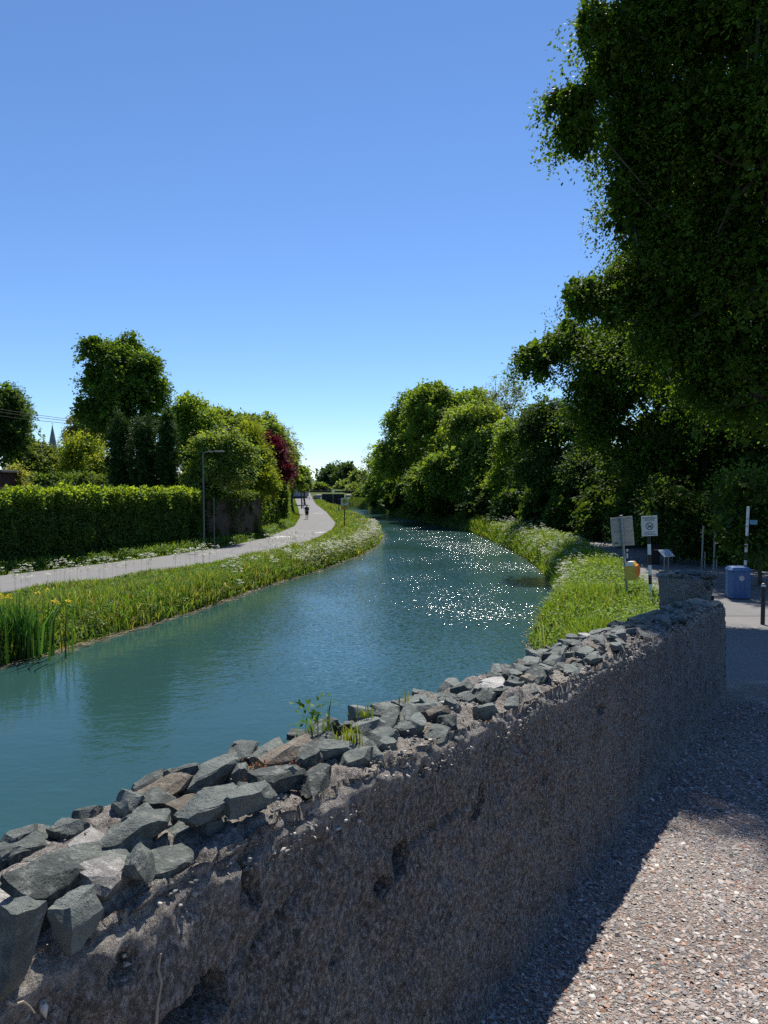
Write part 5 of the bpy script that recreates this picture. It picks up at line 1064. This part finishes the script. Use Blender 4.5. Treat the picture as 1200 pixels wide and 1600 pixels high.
# warning sign on a post beside the left path
b = np.array([*onz(538.5, 826, GL)[:2], GL]); kk = b[1] / F; t = thing('sign_post', 'post with a white and yellow warning sign at the left path edge', 'sign', tuple(b), math.radians(4)); H = (826 - 778) * kk
MB().tube([(0, 0, -.3), (0, 0, H)], .05, 10).build('post', M_DARKWOOD, t, True)
w1, h1 = 11.5 * kk, 11 * kk; z1 = H - h1 / 2; s1 = MB().box((0, -.07, z1), (w1, .02, h1), None, .004).build('upper_panel', M_SIGNW, t)
e = MB(); e.add([(.0 + .25 * math.cos(i * .2618), -.083, z1 + .02 + .25 * math.sin(i * .2618)) for i in range(24)], [tuple(range(24))]); sy = e.build('symbol', M_OLIVE, s1)
e = MB(); flat(e, [(-.15, z1 - .01), (.15, z1 - .01), (.1, z1 + .06), (-.1, z1 + .06)], -.0845); e.build('symbol_mark', M_INK, sy)
h2 = 7 * kk; z2 = H - h1 - h2 / 2 - .01; s2 = MB().box((0, -.07, z2), (w1 * 1.02, .02, h2), None, .004).build('lower_panel', M_SIGNY, t)
e = MB(); 
for dz in (.08, -.06): flat(e, [(-.2, z2 + dz - .02), (.2, z2 + dz - .02), (.2, z2 + dz + .02), (-.2, z2 + dz + .02)], -.083)
e.build('lettering', M_TIMBER, s2, kind='stuff')
def post(label, px, py, h, r, mat, z=None, nm='marker_post'):
    p = onz(px, py, GL if z is None else z); t = thing(nm, label, 'post', tuple(p)); MB().tube([(0, 0, -.3), (0, 0, h)], r, 8).build('shaft', mat, t, True); MB().tube([(0, 0, h), (0, 0, h + .03)], [r * 1.1, r * .6], 8).build('cap', mat, t, True)
post('bare post in the grass just left of the yellow warning sign', 529.5, 803, 2.0, .06, M_DARKWOOD)
post('thin post in the middle of the path far ahead of the walker', 483.5, 784, 1.0, .06, M_DARKWOOD)
post('thin post at the right path edge far ahead of the walker', 493.5, 784, .9, .06, M_DARKWOOD)
post('pale post beside the hedge left of the walker', 474.7, 795, 1.1, .07, M_GALV)
# flat white cycle symbols painted on the path
def cyclemark(label, px, py, sc_, rz):
    p = onz(px, py, GL + .017); t = thing('cycle_marking', label, 'road marking', tuple(p), rz); s_ = sc_
    e = MB(); vs = []
    def rg(mb, cx, cy, r0, r1):
        n = 20; v = []
        for i in range(n): a = 2 * math.pi * i / n; v += [(cx + r0 * math.cos(a), cy + r0 * math.sin(a) * 1.7, 0), (cx + r1 * math.cos(a), cy + r1 * math.sin(a) * 1.7, 0)]
        mb.add(v, [(2 * i, 2 * i + 1, 2 * ((i + 1) % n) + 1, 2 * ((i + 1) % n)) for i in range(n)])
    rg(e, -.42 * s_, 0, .2 * s_, .31 * s_); rg(e, .42 * s_, 0, .2 * s_, .31 * s_); e.build('wheels', M_PAINTMARK, t)
    def bar(mb, a, b, w_):
        a = Vector((*a, .004)) * 1; b = Vector((*b, .004)); d = (b - a).normalized(); n = Vector((-d.y, d.x, 0)) * w_ / 2; mb.add([a - n, a + n, b + n, b - n], [(0, 1, 2, 3)])
    e = MB(); pts = {k: (v[0] * s_, v[1] * s_) for k, v in dict(r=(-.42, 0), f=(.42, 0), b=(-.05, -.05), s=(-.18, .75), h=(.28, .85)).items()}
    for i_, (q, u_) in enumerate((('r', 'b'), ('r', 's'), ('b', 's'), ('b', 'h'), ('s', 'h'), ('f', 'h'))):
        m_ = MB(); bar(m_, pts[q], pts[u_], .11 * s_); o0 = len(e.v); e.v += [(x, y, z + i_ * .0006) for x, y, z in m_.v]; e.f += [tuple(i + o0 for i in f) for f in m_.f]
    e.build('frame', M_PAINTMARK, t)
cyclemark('white cycle symbol painted on the path, nearest and largest', 438, 839, 1.15, math.radians(20)); cyclemark('white cycle symbol on the path at the right near the parsley', 505, 832, .9, math.radians(15)); cyclemark('worn white cycle symbol far along the path beyond the walker', 497, 802, .9, math.radians(10))
# ------------------------------------------------------------------ lock
Yg = 157.5; gl, gr_ = at(503, 780, Yg)[0], at(538, 780, Yg)[0]; t = thing('lock_gate', 'black timber lock gates with long balance beams at the far canal end', 'lock gate', ((gl + gr_) / 2, Yg, 0)); hw = (gr_ - gl) / 2
for s_ in (-1, 1):
    g = MB(); x0, x1 = (-hw, -.02) if s_ < 0 else (.02, hw)
    lf = MB().box(((x0 + x1) / 2, 0, .9), (x1 - x0, .18, 2.6)).build('gate_leaf', M_DARKWOOD, t)
    for i in range(7): MB().box((x0 + (i + .5) * (x1 - x0) / 7, -.11, .9), ((x1 - x0) / 7 - .03, .05, 2.5), None, .006).build('plank', M_DARKWOOD, lf)
    for z in (.2, 1.2, 2.15): MB().box(((x0 + x1) / 2, -.16, z), (x1 - x0 - .1, .06, .2), None, .01).build('rail', M_DARKWOOD, lf)
    bm_ = MB().box((s_ * (hw + 1.2), .1, 2.75), (hw + 4.2, .34, .36), None, .03).build('balance_beam', M_DARKWOOD, t); MB().box((s_ * (hw + 1.2 + (hw + 4.2) / 2 + .3), .1, 2.75), (.6, .345, .365), None, .03).build('white_beam_end', M_WHITE, bm_)
    for x in (.35, 1.1): MB().box((s_ * x, 0, 2.75), (.09, .09, 1.1)).build('handrail_post', M_WHITE, t)
MB().box((0, 0, 3.3), (hw * 2, .07, .07)).build('handrail', M_DARKWOOD, t)
for s_, lb_ in ((-1, 'left stone wing wall of the far lock'), (1, 'right stone wing wall of the far lock')):
    o = thing('lock_wall', lb_, 'wall', ((gl if s_ < 0 else gr_) + s_ * 1.1, Yg + 2, 0)); MB().box((0, 0, .3), (1.5, 6, 3.2), None, .06).build('masonry', M_LOCKSTONE, o)
    for i in range(5): MB().box((-s_ * .2, -2.4 + i * 1.2, 1.96), (1.2, 1.17, .12), None, .02).build('coping_stone', M_LOCKSTONE, o)
pf = at(497, 762, 225); t = thing('footbridge', 'low dark footbridge crossing far behind the lock', 'bridge', (pf[0], 225, 2.2)); MB().box((0, 0, .6), (9, 1.6, .35), None, .02).build('deck', M_DARKWOOD, t)
for y in (-.75, .75): MB().box((0, y, 1.55), (9, .08, .08)).build('rail', M_DARKWOOD, t)
for i in range(7):
    for y in (-.75, .75): MB().box((-4.4 + i * 8.8 / 6, y, 1.15), (.08, .08, .8)).build('rail_post', M_DARKWOOD, t)
for x in (-3.9, 3.9): MB().box((x, 0, .2), (.8, 1.8, .5)).build('abutment', M_LOCKSTONE, t)

# ------------------------------------------------------------------ the walker
def person(loc, rz):
    root = thing('person', 'person in dark t-shirt and black shorts walking away on the left path', 'person', loc, rz)
    J = dict(pel=(0, 0, .93), wai=(0, 0, 1.08), che=(0, .01, 1.30), nk=(0, 0, 1.49), nk2=(0, .015, 1.56), hd=(0, .02, 1.66), ht=(0, .01, 1.75),
             sl=(-.17, 0, 1.43), el=(-.235, -.05, 1.15), wl=(-.23, .08, .92), pl=(-.225, .11, .85), sr=(.17, 0, 1.43), er=(.235, -.09, 1.15), wr=(.24, -.02, .91), pr=(.24, 0, .84),
             hl=(-.09, 0, .88), kl=(-.10, .10, .48), al=(-.10, .02, .09), tl=(-.10, .16, .04), hr=(.09, 0, .88), kr=(.10, -.02, .48), ar=(.10, -.22, .12), tr=(.105, -.10, .04))
    Rr = dict(pel=.135, wai=.125, che=.15, nk=.065, nk2=.055, hd=.088, ht=.06, sl=.062, el=.043, wl=.030, pl=.034, sr=.062, er=.043, wr=.030, pr=.034, hl=.09, kl=.058, al=.040, tl=.036, hr=.09, kr=.058, ar=.040, tr=.036)
    E_ = [('pel', 'wai'), ('wai', 'che'), ('che', 'nk'), ('nk', 'nk2'), ('nk2', 'hd'), ('hd', 'ht'), ('che', 'sl'), ('sl', 'el'), ('el', 'wl'), ('wl', 'pl'), ('che', 'sr'), ('sr', 'er'), ('er', 'wr'), ('wr', 'pr'), ('pel', 'hl'), ('hl', 'kl'), ('kl', 'al'), ('al', 'tl'), ('pel', 'hr'), ('hr', 'kr'), ('kr', 'ar'), ('ar', 'tr')]
    ks = list(J); vs = [J[k] for k in ks]; es = [(ks.index(a), ks.index(b)) for a, b in E_]; rad = [Rr[k] for k in ks]
    for side, w_ in (('l', -1), ('r', 1)):                      # five fingers on each palm
        pi = ks.index('p' + side); p = np.array(J['p' + side])
        for dx, dy, L in ((-.0, .03, .075), (0, .012, .085), (0, -.008, .08), (0, -.026, .06)):
            a = len(vs); vs.append(tuple(p + np.array([dx, dy, -.035]))); rad.append(.010); vs.append(tuple(p + np.array([dx - w_ * .012, dy + .008, -.035 - L]))); rad.append(.008); es += [(pi, a), (a, a + 1)]
        a = len(vs); vs.append(tuple(p + np.array([-w_ * .02, .045, -.01]))); rad.append(.011); vs.append(tuple(p + np.array([-w_ * .03, .06, -.05]))); rad.append(.009); es += [(pi, a), (a, a + 1)]
    me = bpy.data.meshes.new('body'); me.from_pydata(vs, es, []); me.update(); me.materials.append(M_SKIN)
    o = obj('body', me, root); md = o.modifiers.new('skin', 'SKIN'); md.use_smooth_shade = True
    sv = me.skin_vertices[0].data if len(me.skin_vertices) else None
    for i, r in enumerate(rad): sv[i].radius = (r, r * (.8 if i in (0, 1, 2) else 1)); sv[i].use_root = (i == 0)
    sd = o.modifiers.new('sub', 'SUBSURF'); sd.levels = 1; sd.render_levels = 1
    def loft(rings, n=16):
        vs = []; fs = []
        for (x, y, z, rx, ry) in rings: vs += [(x + rx * math.cos(2 * math.pi * i / n), y + ry * math.sin(2 * math.pi * i / n), z) for i in range(n)]
        for l in range(len(rings) - 1): fs += [(l * n + i, l * n + (i + 1) % n, l * n + n + (i + 1) % n, l * n + n + i) for i in range(n)]
        return vs, fs
    s_ = MB(); s_.add(*loft([(0, 0, .90, .19, .145), (0, 0, 1.05, .175, .135), (0, .01, 1.28, .205, .15), (0, .005, 1.42, .20, .12), (0, 0, 1.49, .11, .09), (0, 0, 1.52, .075, .075)]))
    for w_, e_ in ((-1, -.05), (1, -.09)): s_.tube([(w_ * .13, 0, 1.43), (w_ * .185, -.01, 1.38), (w_ * .228, e_ * .8, 1.19)], [.085, .08, .065], 12, False)
    s_.build('shirt', M_SHIRT, root, True)
    s_ = MB(); s_.add(*loft([(0, 0, .97, .175, .14), (0, 0, .84, .185, .15)]))
    for w_, ky in ((-1, .10), (1, -.02)): s_.tube([(w_ * .09, 0, .88), (w_ * .098, ky * .5, .68), (w_ * .1, ky * .95, .50)], [.115, .10, .085], 12, False)
    s_.build('shorts', M_SHORTS, root, True)
    for w_, y, z in ((-1, .09, .045), (1, -.16, .06)): MB().box((w_ * .102, y, z), (.095, .28, .09), None, .03).build('shoe', M_SHOE, root, True)
    hm = MB(); vs = []; fs = []
    for l in range(7):
        ph_ = l / 6 * 1.75; vs += [(.098 * math.sin(ph_) * math.cos(i * .3927), .015 - .01 + .108 * math.sin(ph_) * math.sin(i * .3927), 1.675 + .105 * math.cos(ph_)) for i in range(16)]
    for l in range(6): fs += [(l * 16 + i, l * 16 + (i + 1) % 16, l * 16 + 16 + (i + 1) % 16, l * 16 + 16 + i) for i in range(16)]
    hm.add(vs, fs); hm.build('hair', M_HAIR, root, True)
    for w_ in (-1, 1): MB().box((w_ * .093, .02, 1.655), (.022, .04, .06), None, .008).build('ear', M_SKIN, root, True)
    MB().box((0, .115, 1.645), (.03, .04, .045), None, .01).build('nose', M_SKIN, root, True)
p = onz(479.5, 811.5, GL + .012); person(tuple(p), math.radians(6))
